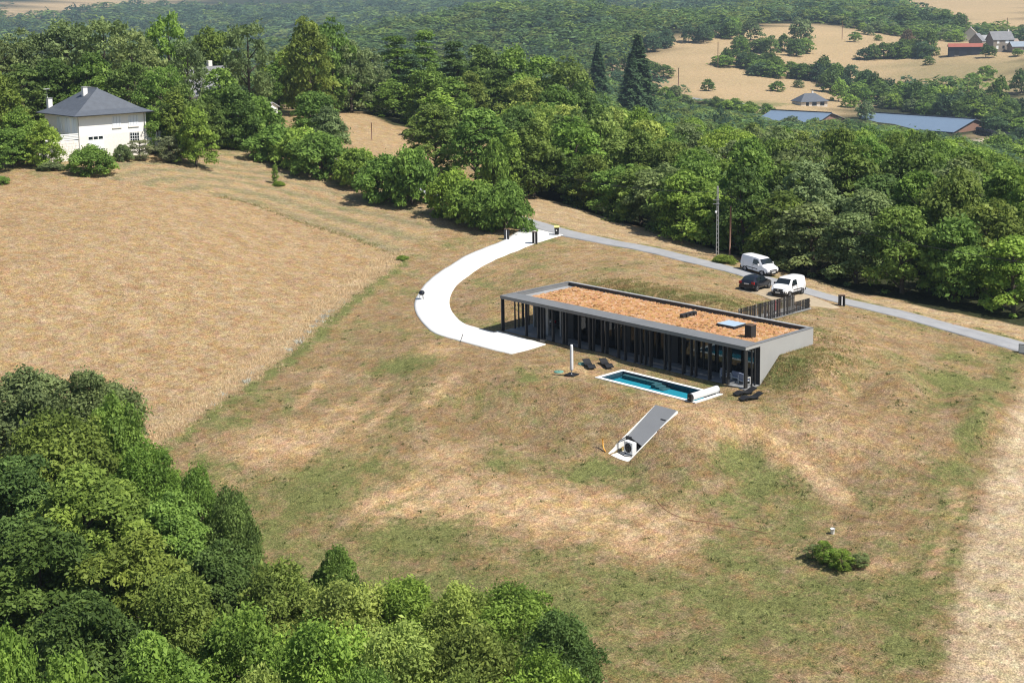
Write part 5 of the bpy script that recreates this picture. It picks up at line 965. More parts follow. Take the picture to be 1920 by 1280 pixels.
# the roadside wood, sampled behind its front edge
def wood_sample():
    out = []; r = np.random.default_rng(77); wf = resample(spline(wood_front, 2.0), 200)
    kinds = [('oak', 'mid'), ('oak', 'dark'), ('ash', 'mid'), ('ash', 'bright'), ('ash', 'light'), ('hornbeam', 'olive'), ('hornbeam', 'mid'), ('oak', 'bright'), ('ash', 'grey'), ('oak', 'olive')]
    def far_enough(x, y, m): return all((x-a)**2+(y-b)**2 > m*m for a, b, *_ in out) and all((x-a)**2+(y-b)**2 > (m*.8)**2 for a, b, _ in TREES)
    for i in range(0, 200):                              # front row
        q = wf[i]+h2(r.uniform(-1, 1), 5.6+r.uniform(-.6, 1.2))
        if far_enough(q[0], q[1], 5.4): out.append((q[0], q[1], r.uniform(7.5, 10.5), r.uniform(3.3, 4.4), 0))
    for i in range(9000):
        D = 140+(r.random()**.75)*185; px = r.uniform(960, 1990); p = atD(px, 300, D); x, y = p[:2]
        pf = proj(np.array([[x, y, gz(x, y)]]))[0]
        yf = np.interp(pf[0], [960, 1000, 1100, 1200, 1300, 1400, 1480, 1600, 1750, 1920], [352, 366, 396, 425, 455, 487, 512, 545, 580, 612])
        if pf[1] > yf-22: continue
        if pf[0] < 1180 and D < 215: continue
        m = 6.3+(D-140)*.012
        if far_enough(x, y, m):
            ysk = np.interp(px, [960, 1100, 1200, 1300, 1400, 1450, 1560, 1640, 1740, 1850, 1920, 2000], [185, 190, 185, 198, 208, 226, 220, 228, 242, 270, 306, 324])+r.uniform(0, 12)
            zt_ = atD(px, ysk, D)[2]; H = min(r.uniform(9.5, 14), zt_-gz(x, y))
            if H > 4: out.append((x, y, H, r.uniform(3.7, 5.0)*min(1, .55+.045*H), 1))
    return out, kinds
WS, kinds = wood_sample()
adj = {'mid': 'mid green', 'dark': 'dark green', 'bright': 'bright green', 'light': 'pale green', 'olive': 'olive', 'grey': 'grey green'}
front = sorted([w for w in WS if w[4] == 0], key=lambda w: proj(np.array([[w[0], w[1], 0]]))[0][0]); order = {id(w): i for i, w in enumerate(front)}
def ordw(i):
    U = ['', 'first', 'second', 'third', 'fourth', 'fifth', 'sixth', 'seventh', 'eighth', 'ninth', 'tenth', 'eleventh', 'twelfth', 'thirteenth', 'fourteenth', 'fifteenth', 'sixteenth', 'seventeenth', 'eighteenth', 'nineteenth']
    n = i+1; T = {2: 'twent', 3: 'thirt', 4: 'fort', 5: 'fift'}
    return U[n] if n < 20 else (T[n//10]+'ieth' if n % 10 == 0 else T[n//10]+'y-'+U[n % 10])
COLS_W = [(960, 1060, 'above the driveway mouth'), (1060, 1160, 'below the tall spruces'), (1160, 1260, 'below the straw hill'), (1260, 1345, 'left of the concrete pole'), (1345, 1420, 'behind the two poles'), (1420, 1500, 'above the vans'), (1500, 1580, 'below the bungalow'), (1580, 1680, 'left below the large shed'), (1680, 1780, 'right below the large shed'), (1780, 1860, 'below the brown gable'), (1860, 2100, 'at the right edge')]
pick = []
for w in WS:
    k, c = kinds[R.randrange(len(kinds))]; p = proj(np.array([[w[0], w[1], 0.]]))[0]
    if w[4] == 0: pick.append((w, k, {'light': 'mid'}.get(c, c), p, None)); continue
    col_ = next((t for a_, b_, t in COLS_W if a_ <= p[0] < b_), 'at the right edge'); lay = 'near part' if p[2] < 195 else 'middle' if p[2] < 255 else 'far part'
    pick.append((w, k, c, p, (c, lay, col_)))
rank = {}
for w, k, c, p, kk in sorted(pick, key=lambda q: q[3][0]):
    if kk is None: lab = ordw(order[id(w)])+' tree from the left along the wood edge facing the lane, '+adj[c]; g_ = 'front row trees of the roadside wood'
    else: i = rank.get(kk, 0); rank[kk] = i+1; lab = ('' if i == 0 and sum(1 for q in pick if q[4] == kk) == 1 else ordw(i)+' ')+adj[c]+' tree in the '+kk[1]+' of the wood '+kk[2]; g_ = 'trees inside the roadside wood'
    add_tree(w[0], w[1], w[2], w[3], k, c, 'woodland_tree', lab, g_)
# ------------------------------------------------------------------ far valley: forest, hedgerow trees, farms
FORB = FIELDS_FAR+[[(1430, 200), (1860, 200), (1920, 262), (1920, 300), (1830, 300), (1700, 262), (1430, 245)]]
def far_forest():
    r = np.random.default_rng(91); pts = []
    D = 330.0
    while D < 2700:
        sp_ = 8.0*(D/500)**.72; n = int(2*.42*D/sp_)
        for i in range(n):
            th = -.42+.84*(i+r.random())/n; q = h2(math.tan(th)*D, D+r.uniform(-.5, .5)*sp_); pts.append((CAM[0]+q[0], CAM[1]+q[1], D, sp_))
        D += sp_*(.95 if D < 1500 else 1.25)
    P = np.array(pts); z = height(P[:, :2]); pp = proj(np.column_stack([P[:, :2], z])); keep = (pp[:, 0] > -60) & (pp[:, 0] < 1980) & (pp[:, 1] > -45)
    for f in FORB: keep &= ~(inpoly(pp, f) & (P[:, 2] > 450))
    for b in FARM: keep &= np.hypot(P[:, 0]-b[0], P[:, 1]-b[1]) > b[2]
    keep &= ~((P[:, 2] < 350) & (pp[:, 0] > 960))
    P, z, pp = P[keep], z[keep], pp[keep]
    # drop crowns that lie wholly behind nearer slopes (with a generous margin)
    tp = proj(np.column_stack([P[:, :2], z+13])); mid_ = proj(np.column_stack([P[:, :2], z+6])); lo = np.full(340, 1e9); vis = np.ones(len(P), bool)
    for i in np.argsort(P[:, 2]):
        b = int(np.clip((tp[i, 0]+80)/6.5, 0, 339)); vis[i] = tp[i, 1] < lo[b]+9; w_ = max(1, int(P[i, 3]*.5*F_PX/P[i, 2]/6.5)); s_ = slice(max(0, b-w_), b+w_+1); lo[s_] = np.minimum(lo[s_], mid_[i, 1])
    return P[vis], z[vis]
FARM = []
def far_crowns(P, z, seed):
    r = np.random.default_rng(seed); LOD = []
    for n, sz in ((420, .044), (260, .056), (170, .066), (80, .095)):
        tm = []
        for i in range(6): u = np.random.default_rng(500+i); C, Rb = crown_blobs(u, 1.0, .5, .02, 14, (.2, .36), .9, 'dome'); pos, nrm, bi = blob_leaves(u, C, Rb, n, .75, .5, .3, .0); V, Q = cards(u, pos, nrm, sz*1.18, .8); V = V.reshape(-1, 4, 3)[:, :3].reshape(-1, 3); tm.append((V, len(pos)))
        LOD.append(tm)
    pp = proj(np.column_stack([P[:, :2], z])); ysk = np.interp(pp[:, 0], [1150, 1200, 1300, 1400, 1450, 1560, 1610, 1640, 1740, 1850, 1920, 2000], [120, 170, 196, 212, 228, 222, 226, 234, 248, 274, 308, 324]); CAP = np.maximum(2.5, CAM[2]-ysk/F_PX*P[:, 2]*1.02-z)
    cols = np.array([(.150, .235, .060), (.120, .195, .058), (.190, .265, .060), (.130, .205, .085), (.070, .125, .062), (.180, .225, .062)]); big = wob(P[:, :2], 130, 61); Vs, Cs = [], []
    for i in range(len(P)):
        D, s_ = P[i, 2], P[i, 3]; V, n = LOD[0 if D < 520 else 1 if D < 850 else 2 if D < 1350 else 3][r.integers(6)]; H = r.uniform(8, 14)*(1+.25*(D > 1200)); H = min(H, CAP[i]) if D < 760 else H; Rr = s_*r.uniform(.62, 1.1); a = r.uniform(0, 6.28); ca_, sa_ = math.cos(a), math.sin(a)
        con = big[i]+.7*(D > 1700) > .8; W = V.copy()
        if con: W[:, :2] *= np.clip(1.15-W[:, 2:3], .05, 1)*1.1; H *= 1.25
        Vs.append(np.column_stack([P[i, 0]+(W[:, 0]*ca_-W[:, 1]*sa_)*Rr*2, P[i, 1]+(W[:, 0]*sa_+W[:, 1]*ca_)*Rr*2, z[i]-.5+W[:, 2]*H]))
        c = cols[4] if con else cols[r.integers(6)]; Cs.append((c*r.uniform(.8, 1.2))[None]*np.repeat(r.uniform(.7, 1.3, n), 3)[:, None])
    return np.concatenate(Vs), np.concatenate(Cs)
# far buildings
def gable(name, px, py, D, yaw_cam, L, Wd, Hw, Hr, wall_m, roof_m, label, cat='building', windows=(), chim=None, over=.5, hip=0.0, open_side=False):
    p = atD(px, py, D); z = gz(p[0], p[1]); t = empty(name, (p[0], p[1], z), 0, label, cat); d = h2(math.cos(yaw_cam), math.sin(yaw_cam)); t.rotation_euler = (0, 0, math.atan2(d[1], d[0])); FARM.append((p[0], p[1], max(L, Wd)*.62+3))
    x, y = L/2, Wd/2
    if open_side:
        for sx in (-1, 1): MB().prism([(sx*x-.15, -y), (sx*x+.15, -y), (sx*x+.15, y), (sx*x-.15, y)], Hw*.55, Hw).build('wall', wall_m, t)
        for i in range(6): MB().box(-x+i*L/5-.2, -x+i*L/5+.2, -y, -y+.4, -3, Hw-.01).build('column', M['concrete'], t)
        MB().box(-x, x, y-.3, y, -3, Hw).build('wall', wall_m, t)
    else:
        for bx in ((-x, x, -y, -y+.3), (-x, x, y-.3, y), (-x, -x+.3, -y+.302, y-.302), (x-.3, x, -y+.302, y-.302)): MB().box(*bx, -3, Hw).build('wall', wall_m, t)
    for sx in (-1, 1):
        if not hip: MB().add([(sx*x, -y, Hw), (sx*x, y, Hw), (sx*x, 0, Hw+Hr-.05), (sx*(x-.3), -y, Hw), (sx*(x-.3), y, Hw), (sx*(x-.3), 0, Hw+Hr-.05)], [(0, 1, 2), (5, 4, 3), (0, 3, 4, 1), (1, 4, 5, 2), (2, 5, 3, 0)]).build('gable', wall_m, t)
    o = over; e = Hr*o/y; hx = x+o if not hip else x-hip
    rf = MB(); V = [(-x-o, -y-o, Hw-e), (x+o, -y-o, Hw-e), (x+o, y+o, Hw-e), (-x-o, y+o, Hw-e), (-hx, 0, Hw+Hr), (hx, 0, Hw+Hr)]; V += [(a, b, c-.18) for a, b, c in V]
    rf.add(V, [(0, 1, 5, 4), (2, 3, 4, 5), (1, 2, 5), (3, 0, 4)][:2 if not hip else 4]+[(7, 6, 10, 11), (9, 8, 11, 10), (0, 6, 7, 1), (2, 8, 9, 3)]+([(1, 7, 11, 5), (5, 11, 8, 2), (3, 9, 10, 4), (4, 10, 6, 0)] if not hip else [(1, 7, 8, 2), (3, 9, 6, 0)])); rfo = rf.build('roof', roof_m, t)
    for (u, v, w_, h_, m_) in windows:
        if v is None: pass
        q = MB().box(u-w_/2, u+w_/2, -y-.06, -y-.003, v, v+h_).build('window', m_, t); MB().box(u-w_/2-.1, u+w_/2+.1, -y-.12, -y-.004, v-.15, v-.003).build('sill', M['base_stone'], q)
    if chim: c = MB().box(chim[0]-.4, chim[0]+.4, chim[1]-.35, chim[1]+.35, Hw+Hr*.5, Hw+Hr+1.0).build('chimney', M['base_stone'], rfo)
    return t
M['solar'] = mat('solar', (.22, .30, .40), .30, .05, .3, spec=.9); M['brick_tan'] = mat('brick_tan', (.36, .20, .14), .9, .08, .5); M['red_tile'] = mat('red_tile', (.42, .13, .09), .85, .12, .5); M['grey_slate'] = mat('grey_slate', (.25, .25, .26), .8, .15, .4); M['stone'] = mat('stone', (.34, .29, .23), .95, .2, 1.0); M['dark_wood'] = mat('dark_wood', (.045, .05, .065), .85, .2, 1); M['cream'] = mat('cream', (.62, .56, .48), .9, .06, 1); M['blue_roof'] = mat('blue_roof', (.32, .38, .44), .7, .1, .5); M['beige_tile'] = mat('beige_tile', (.40, .32, .26), .9, .15, 1)
dkw = M['car_glass']
def barn(px0, py0, D0, px1, py1, D1, Wd, Hw, Hr, label):
    a, b = atD(px0, py0, D0), atD(px1, py1, D1); c = (a+b)/2; z = gz(c[0], c[1]); d = (b-a)[:2]; L = float(np.linalg.norm(d)); zr = float((a[2]+b[2])/2)
    t = empty('farm_shed', (c[0], c[1], z), math.atan2(d[1], d[0]), label, 'barn'); FARM.append((c[0], c[1], L*.35)); FARM.append((a[0]*.8+b[0]*.2, a[1]*.8+b[1]*.2, 16)); FARM.append((a[0]*.2+b[0]*.8, a[1]*.2+b[1]*.8, 16)); Hw = zr-z-Hr; x, y = L/2, Wd/2
    MB().add([(-x-1, -y-1, Hw-.3), (x+1, -y-1, Hw-.3), (x+1, 0, Hw+Hr), (-x-1, 0, Hw+Hr), (-x-1, -y-1, Hw-.5), (x+1, -y-1, Hw-.5), (x+1, 0, Hw+Hr-.2), (-x-1, 0, Hw+Hr-.2)], [(0, 1, 2, 3), (7, 6, 5, 4), (0, 4, 5, 1), (1, 5, 6, 2), (3, 7, 4, 0)]).build('roof_slope', M['solar'], t)
    MB().add([(-x-1, y+1, Hw-.3), (x+1, y+1, Hw-.3), (x+1, .003, Hw+Hr), (-x-1, .003, Hw+Hr), (-x-1, y+1, Hw-.5), (x+1, y+1, Hw-.5), (x+1, .003, Hw+Hr-.2), (-x-1, .003, Hw+Hr-.2)], [(3, 2, 1, 0), (4, 5, 6, 7), (1, 5, 4, 0), (2, 6, 5, 1), (0, 4, 7, 3)]).build('roof_slope', M['grey_slate'], t)
    MB().box(-x-1, x+1, -.4, .4, Hw+Hr+.02, Hw+Hr+.35).build('ridge_cap', M['dark_wood'], t)
    for sx in (-1, 1): MB().add([(sx*x, -y, Hw-3), (sx*x, y, Hw-3), (sx*x, y, Hw), (sx*x, 0, Hw+Hr-.25), (sx*x, -y, Hw), (sx*(x-.3), -y, Hw-3), (sx*(x-.3), y, Hw-3), (sx*(x-.3), y, Hw), (sx*(x-.3), 0, Hw+Hr-.25), (sx*(x-.3), -y, Hw)], [(0, 1, 2, 3, 4), (9, 8, 7, 6, 5), (0, 5, 6, 1), (1, 6, 7, 2), (4, 9, 5, 0)]).build('gable', M['brick_tan'], t)
    for i in range(7):
        for yy in (-y, y): MB().box(-x+i*L/6-.2, -x+i*L/6+.2, yy-.2, yy+.2, -2, Hw-.02).build('column', M['concrete'], t)
    MB().box(-x, x, y-.5, y-.25, -2, Hw-.1).build('back_wall', M['brick_tan'], t)
barn(1632, 211, 700, 1826, 223, 655, 34, 7, 4.6, 'large farm shed with pale blue roof and brown gable beyond the wood')
barn(1450, 207, 668, 1556, 211, 648, 30, 7, 4.0, 'smaller pale blue roofed farm shed half hidden by trees left of the large one')
gable('bungalow', 1518, 204, 740, .25, 15, 11, 3.0, 3.6, M['cream'], M['slate'], 'cream bungalow with hipped slate roof above the farm sheds', 'house', [(-4, .3, 1.6, 2.1, dkw), (0, .3, 2.6, 2.1, dkw), (4.5, .3, 2.4, 2.1, dkw)], (2, 1), .7, 4.5)
gable('red_roofed_barn', 1810, 101, 950, -.22, 22, 9, 6.0, 2.0, M['dark_wood'], M['red_tile'], 'dark timber barn with red tiled roof at the far farm', 'barn', [(-6, .2, 3, 4, M['black_plastic']), (2, .2, 3, 4, M['black_plastic'])], None, .5)
gable('slate_outbuilding', 1832, 88, 985, 1.0, 10, 9, 6, 5, M['stone'], M['grey_slate'], 'grey roofed outbuilding just behind the red roofed barn', 'building', [(0, 2, 1.2, 1.6, dkw)], None, .4)
gable('stone_farmhouse', 1874, 98, 955, .18, 15, 10, 7.2, 5.2, M['stone'], M['grey_slate'], 'tall stone farmhouse with grey roof and light shutters on the far slope', 'house', [(-4, 4.4, 1.6, 1.8, M['white_paint']), (2.5, 4.4, 2.4, 1.8, M['white_paint']), (-4.5, .8, 1.6, 2.0, M['white_paint']), (0, .6, 1.6, 2.2, dkw), (4.5, .8, 1.6, 2.0, M['white_paint'])], (6, 0), .5)
gable('blue_roofed_shed', 1918, 95, 945, .05, 18, 9, 3.0, 3.0, M['stone'], M['blue_roof'], 'low shed with pale blue grey roof at the right edge of the far farm', 'shed', [(0, .3, 3, 2, dkw)], None, .5)
gable('pale_roofed_shed', 1850, 66, 1060, .1, 15, 8, 3.2, 2.6, M['cream'], M['membrane'], 'pale roofed shed behind the farmhouse', 'shed', [(-3, .6, 1.6, 1.5, dkw)], None, .5)
gable('brown_roofed_house', 1820, 62, 1080, 1.2, 12, 10, 6, 4.6, M['cream'], M['beige_tile'], 'house with brown roof and white gable beside the farm trees', 'house', [(-2.5, 3.2, 1.3, 1.6, M['white_paint']), (2.5, 3.2, 1.3, 1.6, M['white_paint']), (0, .5, 1.3, 2, dkw)], (3, 0), .5)
gable('small_annex', 1895, 90, 970, .2, 9, 8, 4.2, 2.6, M['cream'], M['beige_tile'], 'small beige roofed annex right of the stone farmhouse', 'building', [(0, .5, 1.5, 2, dkw)], None, .4)
gable('white_cottage', 1625, 46, 1250, .5, 9, 7, 3.2, 2.6, M['render_white'], M['membrane'], 'tiny white cottage among the trees left of the far pines', 'house', [(0, .8, 1.4, 1.4, dkw)], None, .4); gable('white_cottage', 1664, 46, 1260, .2, 12, 7, 3.0, 2.0, M['render_white'], M['membrane'], 'tiny long white cottage just left of the dark far trees', 'house', [(0, .8, 1.4, 1.4, dkw)], None, .4)
gable('grey_cottage', 1415, 32, 1330, .4, 12, 8, 4, 4, M['render_white'], M['grey_slate'], 'small grey roofed cottage above the straw hill crest', 'house', [(0, .8, 1.4, 1.4, dkw)], None, .4); gable('red_cottage', 1430, 14, 1600, .1, 16, 8, 3, 4, M['cream'], M['red_tile'], 'small red roofed cottage inside the far forest', 'house', [(0, .8, 1.4, 1.4, dkw)], None, .4)
gable('far_white_house', 78, 24, 1750, .3, 18, 12, 6, 5, M['render_white'], M['beige_tile'], 'distant white house at the upper left between tree tops', 'house', [(-4, 2, 2, 2, dkw), (4, 2, 2, 2, dkw)], None, .5); gable('far_grey_house', 40, 27, 1720, .6, 14, 10, 5, 5, M['cream'], M['grey_slate'], 'distant grey roofed house at the upper left edge', 'house', [(0, 2, 2, 2, dkw)], None, .5)
# grey roof and white shed among the ridge trees
gable('grey_roofed_house', 377, 122, 262, .75, 11, 9, 4.4, 4.6, M['render_white'], M['grey_slate'], 'grey tiled roof of a house peeping between the ridge trees', 'house', [(0, 1.6, 1.2, 1.4, dkw)], (2.5, 1.2), .5)
gable('white_shed', 491, 158, 262, -.5, 4.2, 3.4, 2.3, .8, M['render_white'], M['membrane'], 'small white shed at the top of the hay slope', 'shed', [(0, .6, 1.0, 1.0, dkw)], None, .3)
# wrapped bales beside the large shed
def bale_mesh():
    mb = MB(); mb.tube([(-.6, 0, .62), (-.55, 0, .62), (.55, 0, .62), (.6, 0, .62)], [.5, .62, .62, .5], 10); me = mb.mesh('bale'); me.materials.append(M['black_plastic']); return me
BM = bale_mesh(); p0_, p1_ = hit(1832, 252), hit(1899, 268); d_ = (p1_-p0_)/21; an_ = math.atan2(d_[1], d_[0])
for i in range(22):
    for lv in range(2):
        if lv and i % 5 == 4: continue
        q = p0_+d_*(i+.5*lv); o = obj('wrapped_bale', BM); o.scale = (1.5, 1.5, 1.5); o.location = (q[0], q[1], gz(q[0], q[1])+1.75*lv); o.rotation_euler = (0, 0, an_); tag(o, ('black wrapped bale in the top layer of the row beside the large shed' if lv else 'black wrapped bale in the bottom layer of the row beside the large shed'), 'bale', 'top layer of black bales' if lv else 'bottom layer of black bales')
# hedgerow and field trees of the far slope: (px, py of the foot, D from terrain, height m, radius m, colour)
HED = []
COLNAME = {'mid': 'mid green', 'dark': 'dark green', 'bright': 'bright green', 'light': 'pale green', 'olive': 'olive', 'grey': 'grey green', 'blue': 'bluish green', 'brown': 'brownish', 'pale': 'pale'}
r_ = np.random.default_rng(17)
def belt(L, n, H, Rr, spread, cols, where):
    P = resample(hits(L)[:, :2], int(n*1.4))
    for q in P: HED.append((q[0]+r_.normal(0, spread), q[1]+r_.normal(0, spread), H*r_.uniform(.75, 1.3), Rr*r_.uniform(.75, 1.25), cols[r_.integers(len(cols))], where))
DK = ('dark', 'dark', 'mid', 'blue'); MD = ('mid', 'dark', 'grey', 'bright')
belt([(1362, 118), (1400, 130), (1450, 140), (1500, 150), (1545, 155)], 12, 10, 6.5, 6, DK, 'lower hedge of the hilltop copse'); belt([(1375, 100), (1420, 100), (1470, 102), (1500, 95)], 8, 11, 6.5, 6, DK, 'upper edge of the hilltop copse'); belt([(1400, 125), (1480, 145)], 6, 11, 6.5, 8, DK, 'middle of the hilltop copse')
belt([(1545, 152), (1600, 172), (1660, 190), (1720, 205), (1790, 225), (1860, 245), (1915, 255)], 26, 12, 6.5, 6, DK, 'long dark belt below the straw hill'); belt([(1620, 180), (1700, 190), (1780, 205), (1850, 225), (1915, 235)], 18, 12, 6.5, 8, DK+('bright',), 'second row of the dark valley belt')
belt([(1600, 205), (1650, 200), (1720, 215), (1790, 232)], 10, 8, 5, 6, MD, 'scrub between bungalow and large shed'); belt([(1870, 250), (1918, 290)], 6, 9, 5.5, 5, DK, 'right edge clump beyond the large shed'); belt([(1560, 262), (1640, 272), (1740, 285), (1830, 298)], 16, 9, 6, 4, MD, 'low trees before the large shed'); belt([(1430, 246), (1500, 250), (1570, 256)], 8, 8, 5.5, 4, MD, 'low trees before the smaller shed')
belt([(1420, 40), (1460, 38), (1500, 38), (1560, 42), (1600, 50)], 14, 10, 6.5, 5, ('bright', 'bright', 'mid'), 'bright row on the straw hill crest'); belt([(1620, 62), (1680, 66), (1740, 74), (1800, 78)], 14, 9, 6, 6, MD, 'scrub line below the far cottages'); belt([(1690, 56), (1730, 58), (1770, 60), (1800, 66)], 10, 15, 8, 5, ('blue', 'dark'), 'tall dark group beside the far field'); belt([(1800, 62), (1860, 56), (1916, 62)], 6, 7, 4, 5, MD, 'gardens above the stone farmhouse')
belt([(1630, 112), (1665, 110), (1700, 108), (1740, 108)], 9, 11, 6, 4, ('dark', 'mid', 'blue'), 'hedge left of the red roofed barn'); belt([(1280, 78), (1340, 70), (1390, 62)], 9, 11, 6.5, 6, DK, 'left shoulder of the straw hill'); belt([(1225, 95), (1255, 85)], 4, 10, 5.5, 5, DK, 'left end of the straw hill crest'); belt([(1100, 135), (1160, 130), (1200, 150)], 6, 9, 5.5, 6, DK, 'foot of the hill beside the spruces')
belt([(1230, 185), (1290, 195), (1340, 205), (1430, 215)], 12, 6, 4, 5, MD, 'scrub along the far lane'); belt([(1430, 222), (1600, 222), (1700, 240), (1840, 290), (1915, 320)], 18, 9, 5.5, 7, MD, 'valley scrub right of the sheds')
def hides(x, y, H):
    p = proj(np.array([[x, y, gz(x, y)+H]]))[0]
    return (1478 < p[0] < 1562 and p[2] < 738 and p[1] < 206) or (1440 < p[0] < 1560 and p[2] < 700 and p[1] < 218) or (1600 < p[0] < 1860 and p[2] < 690 and p[1] < np.interp(p[0], [1600, 1700, 1860], [228, 240, 262]))
rank = {}
for x, y, H, Rr, c, wh_ in sorted(HED, key=lambda q: proj(np.array([[q[0], q[1], 0.]]))[0][0]):
    if hides(x, y, H): H *= .5
    if hides(x, y, H): continue
    i = rank.get((c, wh_), 0); rank[(c, wh_)] = i+1
    add_tree(x, y, H, Rr, 'far_tree', c, 'hedgerow_tree', COLNAME[c]+' tree '+ordw(i)+' from left in the '+wh_, 'distant hedgerow trees')
for px, py, H, Rr, c, lab in [(1407, 75, 15, 8, 'grey', 'tall spreading far tree at the left of the hilltop copse'), (1500, 88, 22, 9, 'grey', 'tallest far tree of the copse on the straw hill'), (1603, 78, 8, 4.6, 'mid', 'lone small tree on the far straw hill'), (1647, 78, 5.5, 3.4, 'mid', 'lone round bush right of the small tree on the straw hill'), (1700, 98, 16, 6, 'brown', 'brownish bare tree beside the dark far hedge'), (1740, 104, 19, 7.5, 'dark', 'tall dark tree between the brownish tree and the red roofed barn'), (1328, 171, 7.5, 4, 'dark', 'lone dark round tree beside the far lane'), (1573, 190, 13, 5, 'bright', 'lone bright green tree beside the bungalow'), (1458, 172, 6, 5, 'mid', 'low green bush in the straw field above the bungalow'), (1498, 165, 5, 3.5, 'grey', 'pale small tree above the bungalow'), (1850, 152, 10, 5.5, 'mid', 'lone tree with a round crown in the right far pasture'), (1823, 158, 7, 5, 'mid', 'low bush beside the lone pasture tree'), (1848, 105, 8, 3.6, 'dark', 'round garden tree left of the stone farmhouse'), (1860, 106, 7, 3.2, 'dark', 'second round garden tree at the stone farmhouse corner'), (1908, 104, 5, 4, 'mid', 'low garden bush right of the stone farmhouse'), (1742, 122, 6, 3.5, 'dark', 'small tree in the pasture below the red roofed barn'), (1915, 175, 13, 6, 'dark', 'dark tree cut by the right edge of the picture')]:
    ground_tree(px, py, H, Rr, 'far_tree', c, 'field_tree', lab, 'single trees in the far fields')
for px, yt, D, wpx, lab in ((1196, 68, 560, 112, 'tall dark spruce at the left foot of the straw hill'), (1184, 102, 552, 88, 'shorter dark spruce touching the tall one'), (1121, 82, 600, 74, 'dark spruce standing apart left of the tall one')): tree_top(px, yt, D, wpx, 'spruce', 'blue', 'spruce', lab, 'dark spruces by the straw hill')
dead = atD(1722, 268, 300); t = empty('dead_tree', (dead[0], dead[1], gz(dead[0], dead[1])), 0, 'bare pale dead tree showing between the crowns of the wood', 'tree'); mb = MB(); Hd = dead[2]-gz(dead[0], dead[1])
mb.tube([(0, 0, 0), (.2, 0, Hd*.6), (.1, .2, Hd)], [.22, .16, .04], 6); mb.build('trunk', M['concrete'], t)
for k in range(7): a = k*1.9; MB().tube([(.15, 0, Hd*(.5+.06*k)), (1.1*math.cos(a), 1.1*math.sin(a), Hd*(.62+.06*k)), (1.9*math.cos(a+.2), 1.9*math.sin(a+.2), Hd*(.74+.05*k))], [.09, .06, .02], 5).build('branch', M['concrete'], t)
# far lane
fl = spline(hits([(1150, 152), (1220, 168), (1290, 185), (1360, 192), (1440, 205)])[:, :2], 8); tag(strip('far_lane', fl+side(fl, 3), fl-side(fl, 3), M['drive'] if False else M['concrete'], .5, 3, .6), 'pale lane crossing the valley below the straw hill', None, None, 'structure')
P, z = far_forest(); V, C = far_crowns(P, z, 3); me = arr_mesh('distant_forest', V, np.arange(len(V)).reshape(-1, 3)); ca = me.color_attributes.new('Col', 'FLOAT_COLOR', 'POINT'); ca.data.foreach_set('color', np.column_stack([C, np.ones(len(C))]).astype(np.float32).ravel())
tag(obj('distant_forest', me, attr_mat('forest_leaf')), 'continuous green forest covering the valley and far hills', 'forest', None, 'stuff')

# ------------------------------------------------------------------ grass tufts (stuff)
def tufts(name, P, hgt, wid, col, label, seed, blades=4, lean=.5):
    r = np.random.default_rng(seed); k = len(P); z = height(P); B = np.repeat(np.column_stack([P, z]), blades, 0); n = len(B); hgt = np.repeat(hgt, blades)*r.uniform(.5, 1.2, n); a = r.uniform(0, 6.28, n); B[:, 0] += r.normal(0, .06, n); B[:, 1] += r.normal(0, .06, n)
    w_ = wid*r.uniform(.6, 1.4, n); dx_ = np.stack([np.cos(a)*w_, np.sin(a)*w_, np.zeros(n)], 1); tip = B+np.stack([r.normal(0, lean, n)*hgt, r.normal(0, lean, n)*hgt, hgt], 1)
    V = np.stack([B-dx_-[0, 0, .03], B+dx_-[0, 0, .03], tip], 1).reshape(-1, 3); me = arr_mesh(name, V, np.arange(n*3).reshape(n, 3)); C = np.repeat(np.repeat(col, blades, 0)*r.uniform(.75, 1.25, (n, 1)), 3, 0)
    ca = me.color_attributes.new('Col', 'FLOAT_COLOR', 'POINT'); ca.data.foreach_set('color', np.column_stack([C, np.ones(len(C))]).astype(np.float32).ravel()); tag(obj(name, me, M['tuft']), label, None, None, 'stuff')
M['tuft'] = attr_mat('tuft')
rr = np.random.default_rng(23)
def clear(P):
    a, b = P[:, 0], P[:, 1]; ok = ~((a > -.3) & (a < HL+.1) & (b > -.3) & (b < HW+.2)) & ~((a > POOL[0]-.1) & (a < POOL[1]+.1) & (b > POOL[2]-.1) & (b < POOL[3]+.1)) & ~((a > BUNK[0]-.3) & (a < BUNK[1]+.3) & (b > BUNK[2]-.5) & (b < BUNK[3]+.3)) & ~((a > 18.5) & (a < 21.1) & (b > 9) & (b < 21.4))
    ok &= ~inpoly(P, np.vstack([do, di[::-1]])); ok &= dist_line(P, road_c) > 1.8; ok &= ~inpoly(P, pk); return ok
# all over the lawn and fields: short uneven tufts
D_ = 58+rr.random(120000)**1.1*150; X_ = (rr.random(120000)*2-1)*.40*D_; P = CAM[:2]+np.stack([X_*E2[0]+D_*E2[1], X_*N2[0]+D_*N2[1]], 1); P = P[clear(P)]; c_, g_ = ground_colour(P); c_ = np.where((g_ > rr.uniform(.25, .95, len(P)))[:, None], np.array([.175, .205, .062])*KX, c_); dens = np.clip(.35+.5*wob(P, 5, 71)+.35*wob(P, 1.4, 72), 0, 1) > rr.random(len(P)); P, c_ = P[dens], c_[dens]
tufts('grass_tufts', P, np.full(len(P), .075)*(1+.4*wob(P, 3, 73)), .022, c_*rr.uniform(.8, 1.3, (len(P), 1)), 'short uneven tufts of dry and green grass on the slopes', 1, 3, .8)
